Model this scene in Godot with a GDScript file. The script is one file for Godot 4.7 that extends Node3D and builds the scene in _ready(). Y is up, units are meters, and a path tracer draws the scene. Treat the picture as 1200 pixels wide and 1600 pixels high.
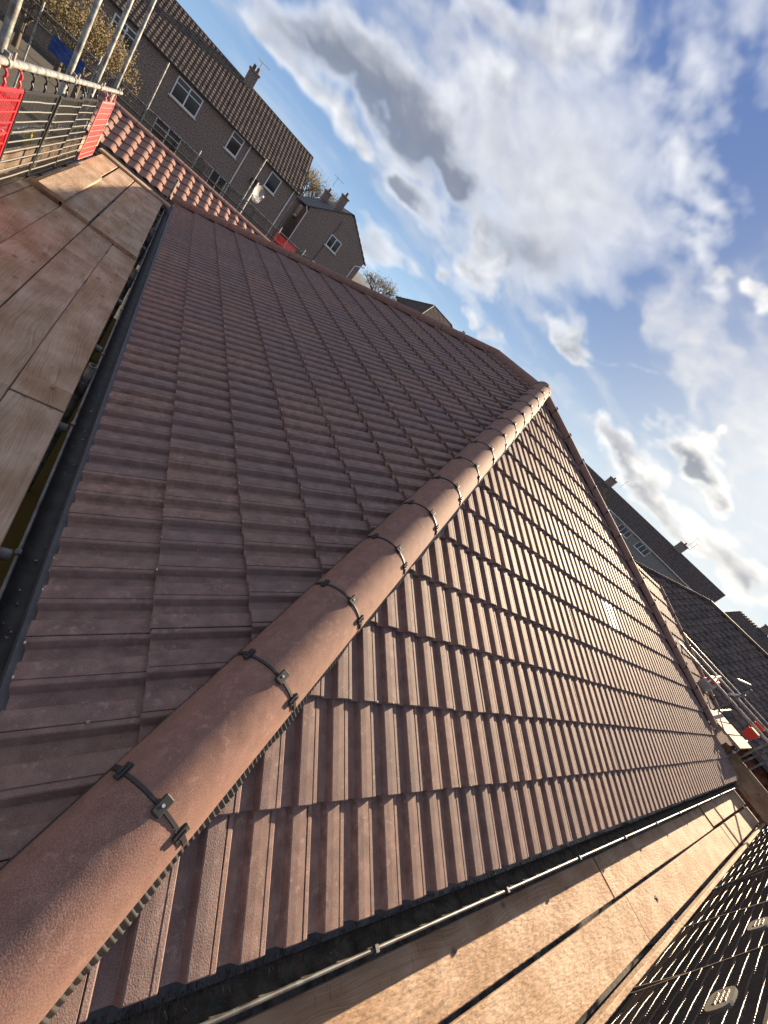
extends Node3D

# ------------------------------------------------------------------ constants
const PITCH := 0.4562                # rise over run of the roof
const SPAN := 4.632                  # eave to ridge in plan
const RIDGE := 1.30
const EAVE := 2.5
const RIGHT_LEN := 10.75
const GAUGE := 0.345
const COVER := 0.300
const SUN_AZ := 74.0
const SUN_EL := 20.0

const CLOUDS = [
	[32.4, 19.7, 9.7, 6.5, -4, 1.35, 0.10, 0.04], [32.7, 14.5, 6.0, 2.4, 23, 0.60, 0.12, 1.00], [20.7, 18.6, 7.8, 4.1, 8, 0.42, 0.35, 0.30], [22.5, 27.4, 3.2, 2.4, -10, 1.10, 0.70, 0.10],
	[20.3, 21.2, 2.7, 1.5, 20, 0.80, 0.70, 0.00], [15.4, 23.2, 3.8, 1.3, 22, 0.80, 0.70, 0.20], [19.9, 24.6, 3.4, 1.9, 21, 0.50, 0.40, 0.60], [11.3, 13.4, 5.8, 2.4, 5, 1.30, 0.55, 1.00],
	[5.3, 12.8, 4.8, 2.0, 13, 1.20, 0.60, 0.75], [16.4, 14.9, 2.7, 1.9, 3, 1.20, 0.55, 1.00], [22.1, 14.2, 3.4, 1.3, -6, 1.60, 0.60, 1.10], [19.3, 9.0, 2.2, 1.0, 13, 1.10, 0.60, 0.90],
	[1.6, 10.2, 3.5, 1.3, 9, 0.90, 0.60, 0.40], [24.3, 9.6, 6.2, 1.6, -1, 0.60, 0.35, 0.30], [17.2, 12.0, 4.8, 1.7, 1, 0.50, 0.40, 0.40], [10.7, 8.8, 3.0, 1.1, -2, 1.10, 0.70, 0.05],
	[6.0, 9.0, 4.4, 0.9, 5, 0.90, 0.70, 0.10], [13.5, 8.6, 0.9, 0.7, 10, 0.90, 0.80, 0.00], [1.4, 8.4, 2.6, 0.7, 8, 0.70, 0.70, 0.10], [30.4, 8.5, 2.2, 1.2, 2, 1.30, 0.80, 0.10],
	[29.8, 11.5, 1.3, 1.6, 16, 0.90, 0.80, 0.10], [27.4, 6.1, 1.1, 0.7, 2, 0.90, 0.80, 0.20], [44.7, 11.4, 3.2, 1.2, -11, 1.50, 0.80, 0.35], [48.0, 10.6, 0.7, 0.4, 4, 0.90, 0.80, 0.00],
	[51.5, 24.6, 1.0, 0.5, 25, 1.10, 0.80, 0.00], [54.2, 25.4, 0.5, 0.8, 35, 1.00, 0.80, 0.00], [62.3, 11.0, 3.3, 1.4, -4, 1.70, 0.80, 0.95], [60.6, 11.1, 4.2, 2.1, -3, 0.60, 0.80, 0.00],
	[67.1, 9.4, 2.2, 0.9, 1, 1.30, 0.80, 0.60], [55.8, 6.5, 5.2, 1.5, -3, 1.30, 0.80, 0.50], [59.3, 6.6, 4.3, 1.1, -4, 1.20, 0.80, 0.10], [63.3, 5.6, 5.9, 1.4, -2, 1.30, 0.80, 0.45],
	[74.6, 5.9, 2.8, 1.0, -10, 1.50, 0.80, 0.70], [72.5, 6.3, 3.6, 1.6, -8, 0.70, 0.80, 0.00], [69.6, 4.4, 6.3, 1.1, -2, 1.00, 0.80, 0.30], [50.7, 13.7, 4.0, 0.5, 20, 0.34, 0.60, 0.00],
	[80.0, 2.8, 3.1, 0.6, -5, 0.80, 0.80, 0.30], [63.0, 13.4, 1.8, 1.1, -0, 1.10, 0.80, 0.00], [63.4, 15.3, 0.7, 0.6, 42, 1.00, 0.80, 0.00], [32.3, 6.2, 9.9, 1.1, -3, 0.40, 0.40, 0.10],
	[21.0, 4.1, 3.5, 0.8, -3, 0.70, 0.60, 0.30], [19.3, 3.2, 2.0, 0.9, -3, 0.80, 0.70, 0.30], [35.2, 5.5, 0.9, 1.2, 14, 0.90, 0.80, 0.10], [32.0, 5.1, 1.3, 0.8, -3, 1.00, 0.80, 0.10],
	[42.2, 26.7, 5.7, 3.0, -3, 0.50, 0.85, 0.00], [32.5, 30.7, 7.5, 3.5, 2, 0.46, 0.70, 0.25], [49.3, 23.7, 6.9, 1.4, -2, 0.30, 0.80, 0.00]]

var rng := RandomNumberGenerator.new()
var M := {}
var used := {}

# ------------------------------------------------------------------ sky
const SW := 2048
const SH := 1024
var sky_rows: Array = []
var sky_n1: FastNoiseLite
var sky_n2: FastNoiseLite
var sky_n3: FastNoiseLite
var sky_n4: FastNoiseLite
var sky_blobs: Array = []

func cloud_at(d: Vector3, el: float, az: float) -> Vector4:
	# x: density, y: share of grey, z: high wisps, w: small-scale relief
	var q := Vector2(d.x, d.z) / (d.y + 0.12)
	var w1 := sky_n2.get_noise_3d(d.x * 300.0, d.y * 520.0, d.z * 300.0)
	var w2 := sky_n2.get_noise_3d(d.x * 300.0 + 70.0, d.y * 520.0, d.z * 300.0 - 40.0)
	var f := sky_n4.get_noise_3d(d.x * 700.0 + w1 * 20.0, d.y * 1150.0 + w2 * 20.0, d.z * 700.0)
	var e := Vector3(-d.z, 0.0, d.x)
	var dw := d + e * (w1 * 0.07) + Vector3(0, w2 * 0.035, 0)
	var wisp := sky_n3.get_noise_2d(q.x * 34.0 + w1 * 14.0, q.y * 60.0 + w2 * 14.0) * 0.5 + 0.5
	var dens := 0.0
	var dark := 0.0
	var lump := 0.02
	for b in sky_blobs:
		if d.dot(b[0]) < b[7]:
			continue
		var u: float = dw.dot(b[1])
		var v: float = dw.dot(b[2])
		var l: float = b[4]
		var g: float = b[3] * 1.05 * exp(-(u * u + v * v) * 1.25)
		g *= 1.0 + l * (f * 1.35 + w1 * 0.6)
		if g > 0.0:
			dens += g
			lump += g * l
			dark += g * b[5] * clampf(0.75 - 0.45 * v, 0.2, 1.3)
	# unseen clouds outside the view, made denser and whiter to brighten the ambient light
	var away := smoothstep(30.0, 46.0, el) + smoothstep(82.0, 100.0, az) + smoothstep(-6.0, -22.0, az)
	if away > 0.0:
		var big := sky_n1.get_noise_2d(q.x * 50.0 + 31.0, q.y * 60.0)
		var g := maxf(0.0, big + 0.36 + f * 0.35) * 1.9 * minf(away, 1.0)
		dens += g
		lump += g * 0.6
		dark += g * 0.26
	var lw := minf(lump / maxf(dens, 0.05), 1.0)
	var grey := dark / maxf(dens, 0.05)
	dens *= 1.0 + (wisp - 0.5) * 1.5 * (1.0 - lw * 0.7)
	return Vector4(dens, grey, wisp, f * (0.15 + 1.1 * lw))

func sky_row(j: int) -> void:
	var row := PackedFloat32Array()
	row.resize(SW * 3)
	var el := (0.5 - (j + 0.5) / SH) * PI
	var eld := rad_to_deg(el)
	var sun := Vector3(cos(deg_to_rad(SUN_EL)) * sin(deg_to_rad(SUN_AZ)), sin(deg_to_rad(SUN_EL)), -cos(deg_to_rad(SUN_EL)) * cos(deg_to_rad(SUN_AZ)))
	var ce := cos(el)
	var se := sin(el)
	for i in SW:
		var az := wrapf((i + 0.5) / SW * TAU, -PI, PI)
		var d := Vector3(sin(az) * ce, se, -cos(az) * ce)
		var azd := rad_to_deg(az)
		var h := exp(-maxf(eld, 0.0) / 10.0)
		var c := Vector3(0.092, 0.158, 0.365).lerp(Vector3(0.27, 0.47, 0.70), h)
		var cs := d.dot(sun)
		var glow := exp(-(1.0 - cs) * 40.0)
		var halo := exp(-(1.0 - cs) * 15.0)
		var low_glow := exp(-(1.0 - cos(az - deg_to_rad(SUN_AZ))) * 7.0) * exp(-maxf(eld, 0.0) / 11.0)
		c = c.lerp(Vector3(0.66, 0.68, 0.66), clampf(low_glow * 0.95 + halo * 0.22, 0.0, 0.9))
		c = c.lerp(Vector3(0.60, 0.72, 0.80), 0.35 * exp(-eld / 5.0))
		c = c + Vector3(0.46, 0.40, 0.28) * glow * 0.7
		var k := cloud_at(d, eld, azd)
		var white := Vector3(0.67, 0.68, 0.71) + Vector3(0.42, 0.34, 0.18) * maxf(halo, low_glow)
		# thin high veil
		var veil := smoothstep(0.42, 0.76, k.z) * 0.60 * (0.35 + 0.65 * smoothstep(3.0, 14.0, eld))
		veil *= 0.85 + 0.9 * k.w
		c = c.lerp(white * 0.88, clampf(veil, 0.0, 0.85))
		var a := 1.0 - exp(-maxf(k.x - 0.20, 0.0) * 2.4)
		var grey := Vector3(0.175, 0.200, 0.262) + Vector3(0.10, 0.09, 0.06) * maxf(halo, low_glow)
		var thick := smoothstep(0.35, 1.15, k.x)
		var col := white.lerp(grey, clampf(k.y * 1.25 * thick + 0.16 * thick - k.w * 0.42, 0.0, 0.95))
		col *= 1.0 + 0.22 * k.w
		c = c.lerp(col, a)
		row[i * 3] = c.x
		row[i * 3 + 1] = c.y
		row[i * 3 + 2] = c.z
	sky_rows[j] = row

func make_sky() -> ImageTexture:
	sky_n1 = noise(11, 0.010, 4)
	sky_n2 = noise(12, 0.016, 5)
	sky_n3 = noise(13, 0.020, 5)
	sky_n4 = noise(14, 0.022, 6)
	for b in CLOUDS:
		var az := deg_to_rad(b[0])
		var el := deg_to_rad(b[1])
		var c := Vector3(sin(az) * cos(el), sin(el), -cos(az) * cos(el))
		var e := Vector3(cos(az), 0, sin(az))
		var n := Vector3(-sin(az) * sin(el), cos(el), cos(az) * sin(el))
		var r := deg_to_rad(b[4])
		var u := e * cos(r) + n * sin(r)
		var v := n * cos(r) - e * sin(r)
		var ru := deg_to_rad(b[2])
		var rv := deg_to_rad(b[3])
		sky_blobs.append([c, u / ru, v / rv, b[5], b[6], b[7], 0.0, cos(minf(maxf(ru, rv) * 2.3 + 0.08, 1.4))])
	sky_rows.resize(SH)
	var half := SH / 2
	var task := WorkerThreadPool.add_group_task(sky_row, half)
	WorkerThreadPool.wait_for_group_task_completion(task)
	var low := PackedFloat32Array()
	low.resize(SW * 3)
	for i in SW:
		low[i * 3] = 0.30
		low[i * 3 + 1] = 0.30
		low[i * 3 + 2] = 0.29
	var all := PackedByteArray()
	for j in SH:
		all.append_array((sky_rows[j] if j < half else low).to_byte_array())
	return ImageTexture.create_from_image(Image.create_from_data(SW, SH, false, Image.FORMAT_RGBF, all))

# ------------------------------------------------------------------ textures
func noise(sd: int, freq: float, oct := 4) -> FastNoiseLite:
	var n := FastNoiseLite.new()
	n.seed = sd
	n.noise_type = FastNoiseLite.TYPE_SIMPLEX_SMOOTH
	n.frequency = freq
	n.fractal_type = FastNoiseLite.FRACTAL_FBM
	n.fractal_octaves = oct
	return n

func nimg(w: int, h: int, sd: int, freq: float, oct := 4) -> PackedByteArray:
	var im := noise(sd, freq, oct).get_seamless_image(w, h)
	im.convert(Image.FORMAT_L8)
	return im.get_data()

# speckled mineral surface: base grain, mottling, pale scuffs; values multiply the albedo colour
func mineral(sd: int, sz: int, grain: float, mott: float, scuff: float, fine_f := 0.35, speck := 0.0) -> ImageTexture:
	var a := nimg(sz, sz, sd, fine_f, 2)
	var b := nimg(sz, sz, sd + 1, 0.012, 4)
	var c := nimg(sz, sz, sd + 2, 0.03, 5)
	var d := nimg(sz, sz, sd + 3, 0.006, 2)
	var o := PackedByteArray()
	o.resize(sz * sz * 3)
	for i in sz * sz:
		var g := (a[i] - 128) / 128.0
		var v := 0.80 + g * grain + (b[i] - 128) / 128.0 * mott
		var s := clampf((c[i] - 168) / 40.0, 0.0, 1.0) * clampf((d[i] - 140) / 40.0, 0.0, 1.0) * scuff * (0.6 + g)
		var w := (c[i] - 128) / 128.0 * mott * 0.5
		if speck > 0.0 and a[i] > 190:
			v += speck
		o[i * 3] = int(clampf((v + s) * 255.0, 0, 255))
		o[i * 3 + 1] = int(clampf((v + s * 1.1 + w) * 255.0, 0, 255))
		o[i * 3 + 2] = int(clampf((v + s * 1.2 + w) * 255.0, 0, 255))
	return ImageTexture.create_from_image(Image.create_from_data(sz, sz, false, Image.FORMAT_RGB8, o))

func bump(sd: int, sz: int, freq: float, oct: int, strength: float) -> ImageTexture:
	var im := noise(sd, freq, oct).get_seamless_image(sz, sz)
	im.convert(Image.FORMAT_RGBA8)
	im.bump_map_to_normal_map(strength)
	return ImageTexture.create_from_image(im)

# sawn timber: grain runs along v, with knots and scratches. 512 px across = 0.45 m, 1024 px along = 2.4 m
func timber(sd: int, across: bool) -> ImageTexture:
	var w := 512
	var h := 1024
	var big := noise(sd, 0.9, 3)
	var fine := noise(sd + 1, 1.0, 3)
	var line := noise(sd + 2, 1.0, 2)
	var blot := noise(sd + 3, 1.0, 4)
	var r := RandomNumberGenerator.new()
	r.seed = sd
	var knots: Array = []
	for k in 7:
		knots.append(Vector3(r.randf() * 0.45, r.randf() * 2.4, r.randf_range(0.010, 0.020)))
	var val := PackedFloat32Array()
	var tone := PackedFloat32Array()
	val.resize(w * h)
	tone.resize(w * h)
	for y in h:
		var fy := float(y) / h * 2.4
		var near: Array = []
		for k in knots:
			if absf(fy - k.y) < 0.30:
				near.append(k)
		for x in w:
			var fx := float(x) / w * 0.45
			var off := big.get_noise_2d(fx * 3.0, fy * 0.8) * 0.05
			var kn := 0.0
			for k in near:
				var dx: float = (fx - k.x) / k.z
				var dy: float = (fy - k.y) / (k.z * 4.0)
				var q := dx * dx + dy * dy
				off += k.z * dx * exp(-q * 0.35) * 0.8
				kn = maxf(kn, exp(-(dx * dx + dy * dy * 9.0) * 1.6))
			var g := fine.get_noise_2d((fx + off) * 170.0, fy * 2.2)
			var l := line.get_noise_2d((fx + off) * 95.0 + 40.0, fy * 0.9)
			var bl := blot.get_noise_2d(fx * 4.0, fy * 2.5)
			var v := 0.84 + 0.10 * g + 0.15 * bl - 0.09 * clampf((l - 0.25) * 3.0, 0.0, 1.0) - 0.30 * kn
			val[y * w + x] = v
			tone[y * w + x] = bl
	# scratches and cracks
	for k in (240 if across else 90):
		var p := Vector2(r.randf() * w, r.randf() * h)
		var ang := r.randf_range(-0.35, 0.35) if across else r.randf_range(0.4, 1.9)
		var ln := r.randf_range(14.0, 80.0) if across else r.randf_range(16.0, 60.0)
		var dk := r.randf_range(0.10, 0.42)
		var d := Vector2(cos(ang), sin(ang) * 0.48)
		for t in int(ln):
			var q := p + d * t + Vector2(0, sin(t * 0.21 + k) * 1.1)
			var i := (posmod(int(q.y), h)) * w + posmod(int(q.x), w)
			val[i] -= dk * (1.0 - absf(t / ln - 0.5) * 1.6)
	var o := PackedByteArray()
	o.resize(w * h * 3)
	for i in w * h:
		var v := val[i]
		var bl := tone[i]
		o[i * 3] = int(clampf(v * 255.0, 0, 255))
		o[i * 3 + 1] = int(clampf((v * 0.985 + 0.05 * bl) * 255.0, 0, 255))
		o[i * 3 + 2] = int(clampf((v * 0.96 + 0.12 * bl) * 255.0, 0, 255))
	return ImageTexture.create_from_image(Image.create_from_data(w, h, false, Image.FORMAT_RGB8, o))

func lin(r: float, g: float, b: float) -> Color:
	return Color(r, g, b).linear_to_srgb()

func mat(called: String, c: Color, rough := 0.8, tex: Texture2D = null, scale := 1.0, norm: Texture2D = null, nscale := 1.0, metal := 0.0) -> StandardMaterial3D:
	var m := StandardMaterial3D.new()
	m.resource_name = called
	m.albedo_color = c
	m.roughness = rough
	m.metallic = metal
	if tex:
		m.albedo_texture = tex
	if norm:
		m.normal_enabled = true
		m.normal_texture = norm
		m.normal_scale = nscale
	if tex or norm:
		m.uv1_triplanar = true
		m.uv1_world_triplanar = true
		m.uv1_scale = Vector3.ONE * scale
	M[called] = m
	return m

func make_materials() -> void:
	var t1 := mineral(21, 1024, 0.22, 0.12, 0.70, 0.28)
	var t2 := mineral(31, 1024, 0.22, 0.15, 1.00, 0.28)
	var grit := mineral(37, 1024, 0.30, 0.09, 0.70, 0.24)
	var nb := bump(41, 1024, 0.28, 2, 3.0)
	var ng := bump(43, 1024, 0.20, 3, 4.0)
	mat("tile_a", lin(0.280, 0.182, 0.156), 0.76, t1, 1.0, nb, 0.35)
	mat("tile_b", lin(0.262, 0.171, 0.153), 0.76, t2, 0.9, nb, 0.35)
	mat("tile_c", lin(0.296, 0.188, 0.158), 0.76, t2, 1.07, nb, 0.35)
	mat("tile_d", lin(0.252, 0.170, 0.155), 0.74, t1, 0.83, nb, 0.35)
	mat("tile_glare", lin(0.55, 0.53, 0.50), 0.5, t2, 1.3, nb, 0.4)  # sun glare on a single tile, given as a pale colour
	mat("hip_a", lin(0.305, 0.168, 0.134), 0.86, grit, 1.25, ng, 0.14)
	mat("hip_b", lin(0.288, 0.162, 0.131), 0.86, grit, 1.10, ng, 0.14)
	for k in ["tile_a", "tile_b", "tile_c", "tile_d", "hip_a", "hip_b"]:
		M[k].metallic_specular = 0.42
	mat("pink_tile", lin(0.37, 0.205, 0.165), 0.8, t1, 1.0, nb, 0.5)
	mat("far_tile", lin(0.115, 0.085, 0.068), 0.75, mineral(51, 512, 0.2, 0.4, 0.4, 0.3), 0.25)
	mat("dark_tile", lin(0.100, 0.070, 0.058), 0.75, mineral(52, 512, 0.2, 0.4, 0.2, 0.3), 0.3)
	mat("black_slate", lin(0.045, 0.045, 0.048), 0.6, t1, 0.4)
	var peb := mineral(61, 1024, 0.40, 0.34, 0.0, 0.42, 0.15)
	mat("pebbledash", lin(0.40, 0.315, 0.270), 0.95, peb, 0.7, bump(62, 512, 0.4, 2, 5.0), 1.0)
	mat("pebbledash_grey", lin(0.34, 0.325, 0.31), 0.95, peb, 0.6)
	mat("brick_red", lin(0.20, 0.085, 0.055), 0.9, mineral(64, 512, 0.3, 0.5, 0.0, 0.2), 0.8)
	mat("render_grey", lin(0.20, 0.21, 0.23), 0.9, t1, 0.6)
	mat("crumb_pale", lin(0.52, 0.46, 0.42), 0.9)
	mat("crumb", lin(0.26, 0.21, 0.18), 0.9)
	mat("felt", lin(0.03, 0.03, 0.03), 0.9)
	mat("black_plastic", lin(0.018, 0.018, 0.019), 0.38)
	mat("clip_plastic", lin(0.015, 0.015, 0.016), 0.55)
	mat("strip", lin(0.08, 0.08, 0.08), 0.32, null, 1.0, null, 1.0, 0.5)
	mat("guard_black", lin(0.042, 0.042, 0.042), 0.34)
	mat("guard_red", lin(0.62, 0.022, 0.030), 0.42)
	mat("guard_pink", lin(0.66, 0.16, 0.15), 0.5)
	mat("gutter", lin(0.105, 0.105, 0.108), 0.45, mineral(71, 512, 0.15, 0.35, 0.9, 0.3), 1.2)
	mat("gutter_inside", lin(0.115, 0.100, 0.080), 0.85, mineral(72, 512, 0.3, 0.5, 0.6, 0.2), 1.5)
	mat("gutter_dark", lin(0.024, 0.023, 0.022), 0.6, mineral(74, 512, 0.3, 0.5, 0.8, 0.2), 1.5)  # darker lining for the left gutter
	mat("tray", lin(0.085, 0.090, 0.105), 0.45, t1, 1.0)
	mat("bristle", lin(0.034, 0.026, 0.020), 0.6)
	var steel := mineral(73, 512, 0.14, 0.35, 0.7, 0.15)
	mat("galvanised", lin(0.42, 0.42, 0.40), 0.42, steel, 1.2, null, 1.0, 0.35)
	mat("steel_dull", lin(0.22, 0.21, 0.20), 0.6, steel, 1.6, null, 1.0, 0.2)
	mat("rust", lin(0.20, 0.10, 0.055), 0.85, steel, 1.5)
	mat("white_plastic", lin(0.72, 0.72, 0.72), 0.4)
	mat("cream_plastic", lin(0.62, 0.60, 0.54), 0.5)
	mat("window_glass", lin(0.02, 0.023, 0.027), 0.06)
	mat("lead", lin(0.10, 0.105, 0.115), 0.55)
	mat("screw", lin(0.6, 0.6, 0.58), 0.3, null, 1.0, null, 1.0, 0.9)
	mat("ground", lin(0.060, 0.056, 0.050), 0.95, mineral(81, 1024, 0.3, 0.5, 0.3, 0.2), 0.5)
	mat("bark", lin(0.12, 0.095, 0.07), 0.95)
	mat("twig", lin(0.16, 0.125, 0.075), 0.95)
	mat("dry_leaf", lin(0.185, 0.140, 0.065), 0.9)
	mat("olive_leaf", lin(0.115, 0.115, 0.042), 0.9)
	mat("blue_sheet", lin(0.012, 0.045, 0.19), 0.5)
	mat("yellow_paint", lin(0.75, 0.62, 0.03), 0.5)
	mat("yellow_board", lin(0.20, 0.13, 0.02), 0.7)
	mat("red_paint", lin(0.62, 0.045, 0.03), 0.5)
	mat("orange_paint", lin(0.65, 0.16, 0.02), 0.5)
	mat("grey_plastic", lin(0.24, 0.24, 0.24), 0.6)
	var wt := [timber(91, false), timber(95, true)]
	var wn := bump(99, 512, 0.05, 4, 4.0)
	var k2 := 0
	for c in [lin(0.44, 0.304, 0.212), lin(0.445, 0.305, 0.205), lin(0.43, 0.312, 0.228), lin(0.43, 0.286, 0.190)]:
		wood("board_%d" % k2, c, wt[k2 % 2], wn, k2)
		k2 += 1

func wood(called: String, c: Color, tex: Texture2D, norm: Texture2D, k: int) -> void:
	var m := StandardMaterial3D.new()
	m.resource_name = called
	m.albedo_color = c
	m.albedo_texture = tex
	m.roughness = 0.85
	m.normal_enabled = true
	m.normal_texture = norm
	m.normal_scale = 0.35
	m.uv1_offset = Vector3(0.37 * k, 0.21 * k, 0)
	M[called] = m

# ------------------------------------------------------------------ mesh helpers
func ST() -> SurfaceTool:
	var s := SurfaceTool.new()
	s.begin(Mesh.PRIMITIVE_TRIANGLES)
	s.set_smooth_group(-1)
	return s

func tri(s: SurfaceTool, a: Vector3, b: Vector3, c: Vector3) -> void:
	s.add_vertex(a)
	s.add_vertex(b)
	s.add_vertex(c)

func quad(s: SurfaceTool, a: Vector3, b: Vector3, c: Vector3, d: Vector3) -> void:
	tri(s, a, b, c)
	tri(s, a, c, d)

# box with chamfered edges; bs columns are its axes
func box(s: SurfaceTool, c: Vector3, size: Vector3, bs := Basis.IDENTITY, ch := 0.0) -> void:
	var h := size * 0.5
	if ch <= 0.0:
		for ax in 3:
			for sg in [-1.0, 1.0]:
				var n := Vector3.ZERO
				n[ax] = sg
				var u := Vector3.ZERO
				u[(ax + 1) % 3] = 1
				var v := Vector3.ZERO
				v[(ax + 2) % 3] = 1
				var o := n * h[ax]
				var p := u * h[(ax + 1) % 3]
				var q := v * h[(ax + 2) % 3]
				if sg < 0:
					var t := p
					p = q
					q = t
				quad(s, c + bs * (o - p - q), c + bs * (o - p + q), c + bs * (o + p + q), c + bs * (o + p - q))
		return
	# chamfered: hull as rings along z of an octagon outline
	var rings: Array = []
	for zz in [[-h.z, ch], [-h.z + ch, 0.0], [h.z - ch, 0.0], [h.z, ch]]:
		var e: float = zz[1]
		var x := h.x - e
		var y := h.y - e
		var k := ch if e == 0.0 else ch * 0.3
		rings.append([Vector3(-x + k, -y, zz[0]), Vector3(x - k, -y, zz[0]), Vector3(x, -y + k, zz[0]), Vector3(x, y - k, zz[0]), Vector3(x - k, y, zz[0]), Vector3(-x + k, y, zz[0]), Vector3(-x, y - k, zz[0]), Vector3(-x, -y + k, zz[0])])
	for r in 3:
		for i in 8:
			var j := (i + 1) % 8
			quad(s, c + bs * rings[r][i], c + bs * rings[r][j], c + bs * rings[r + 1][j], c + bs * rings[r + 1][i])
	for i in range(1, 7):
		tri(s, c + bs * rings[0][0], c + bs * rings[0][i + 1], c + bs * rings[0][i])
		tri(s, c + bs * rings[3][0], c + bs * rings[3][i], c + bs * rings[3][i + 1])

func frame_of(d: Vector3) -> Basis:
	var y := d.normalized()
	var x := y.cross(Vector3(0, 0, 1) if absf(y.z) < 0.9 else Vector3(1, 0, 0)).normalized()
	return Basis(x, y, x.cross(y))

func tube(s: SurfaceTool, p: Vector3, q: Vector3, r: float, n := 12, r2 := -1.0, caps := true) -> void:
	var b := frame_of(q - p)
	if r2 < 0:
		r2 = r
	s.set_smooth_group(1)
	for i in n:
		var a0 := TAU * i / n
		var a1 := TAU * (i + 1) / n
		var u := b.x * cos(a0) + b.z * sin(a0)
		var v := b.x * cos(a1) + b.z * sin(a1)
		quad(s, p + u * r, q + u * r2, q + v * r2, p + v * r)
	s.set_smooth_group(-1)
	if caps:
		for i in n:
			var a0 := TAU * i / n
			var a1 := TAU * (i + 1) / n
			var u := b.x * cos(a0) + b.z * sin(a0)
			var v := b.x * cos(a1) + b.z * sin(a1)
			tri(s, q, q + v * r2, q + u * r2)
			tri(s, p, p + u * r, p + v * r)

# open pipe with wall thickness (scaffold tube whose mouth shows)
func pipe(s: SurfaceTool, p: Vector3, q: Vector3, r: float, n := 16) -> void:
	tube(s, p, q, r, n, -1.0, false)
	var d := (q - p).normalized()
	tube(s, q - d * 0.25, q, r * 0.82, n, -1.0, false)
	var b := frame_of(d)
	for i in n:
		var a0 := TAU * i / n
		var a1 := TAU * (i + 1) / n
		var u := b.x * cos(a0) + b.z * sin(a0)
		var v := b.x * cos(a1) + b.z * sin(a1)
		quad(s, q + u * r, q + u * r * 0.82, q + v * r * 0.82, q + v * r)

func path_tube(s: SurfaceTool, pts: Array, r: float, n := 8) -> void:
	for i in pts.size() - 1:
		tube(s, pts[i], pts[i + 1], r, n, -1.0, i == 0 or i == pts.size() - 2)

# extruded closed outline (x,y) along basis z from z0 to z1
func prism(s: SurfaceTool, poly: PackedVector2Array, o: Vector3, bs: Basis, z0: float, z1: float) -> void:
	var n := poly.size()
	for i in n:
		var a := poly[i]
		var b := poly[(i + 1) % n]
		quad(s, o + bs * Vector3(a.x, a.y, z0), o + bs * Vector3(b.x, b.y, z0), o + bs * Vector3(b.x, b.y, z1), o + bs * Vector3(a.x, a.y, z1))
	var t := Geometry2D.triangulate_polygon(poly)
	for i in range(0, t.size(), 3):
		var a := poly[t[i]]
		var b := poly[t[i + 1]]
		var c := poly[t[i + 2]]
		tri(s, o + bs * Vector3(a.x, a.y, z1), o + bs * Vector3(b.x, b.y, z1), o + bs * Vector3(c.x, c.y, z1))
		tri(s, o + bs * Vector3(c.x, c.y, z0), o + bs * Vector3(b.x, b.y, z0), o + bs * Vector3(a.x, a.y, z0))

func numbered(called: String) -> String:
	if not used.has(called):
		used[called] = 0
		return called
	used[called] += 1
	return "%s_%03d" % [called, used[called]]

func mi(called: String, mesh: Mesh, m: Material, parent: Node) -> MeshInstance3D:
	var o := MeshInstance3D.new()
	o.mesh = mesh
	o.material_override = m
	o.name = numbered(called) if parent == self else called
	parent.add_child(o, true)
	return o

func obj(called: String, s: SurfaceTool, m: Material, parent: Node) -> MeshInstance3D:
	s.generate_normals()
	return mi(called, s.commit(), m, parent)

func tag(o: Node, label: String, category: String, group := "", kind := "") -> void:
	if label: o.set_meta("label", label)
	if category: o.set_meta("category", category)
	if group: o.set_meta("group", group)
	if kind: o.set_meta("kind", kind)

func thing(called: String, at: Vector3, label: String, category: String, group := "") -> Node3D:
	var o := Node3D.new()
	o.name = numbered(called)
	add_child(o)
	o.position = at
	tag(o, label, category, group)
	return o

func structure(o: Node) -> void:
	o.set_meta("kind", "structure")

# ------------------------------------------------------------------ tiles
var tile_prof: Array = []
var tile_tris := PackedVector3Array()
var tile_mesh: ArrayMesh

func prof_points() -> Array:
	var p: Array = []
	for k in 2:
		var o := 0.15 * k
		if k == 0:
			p += [[0.0005, 0.0305], [0.002, 0.0325]]
		else:
			p += [[0.1455, 0.0325], [0.147, 0.0290], [0.1495, 0.0290], [0.151, 0.0325]]
		p += [[o + 0.0150, 0.0318], [o + 0.0185, 0.0290], [o + 0.029, 0.0030], [o + 0.033, 0.0004], [o + 0.055, -0.0004], [o + 0.076, 0.0004], [o + 0.0795, 0.0030], [o + 0.086, 0.0285], [o + 0.090, 0.0320], [o + 0.118, 0.0332]]
	p += [[0.2955, 0.0324], [0.2975, 0.0305]]
	return p

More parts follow.
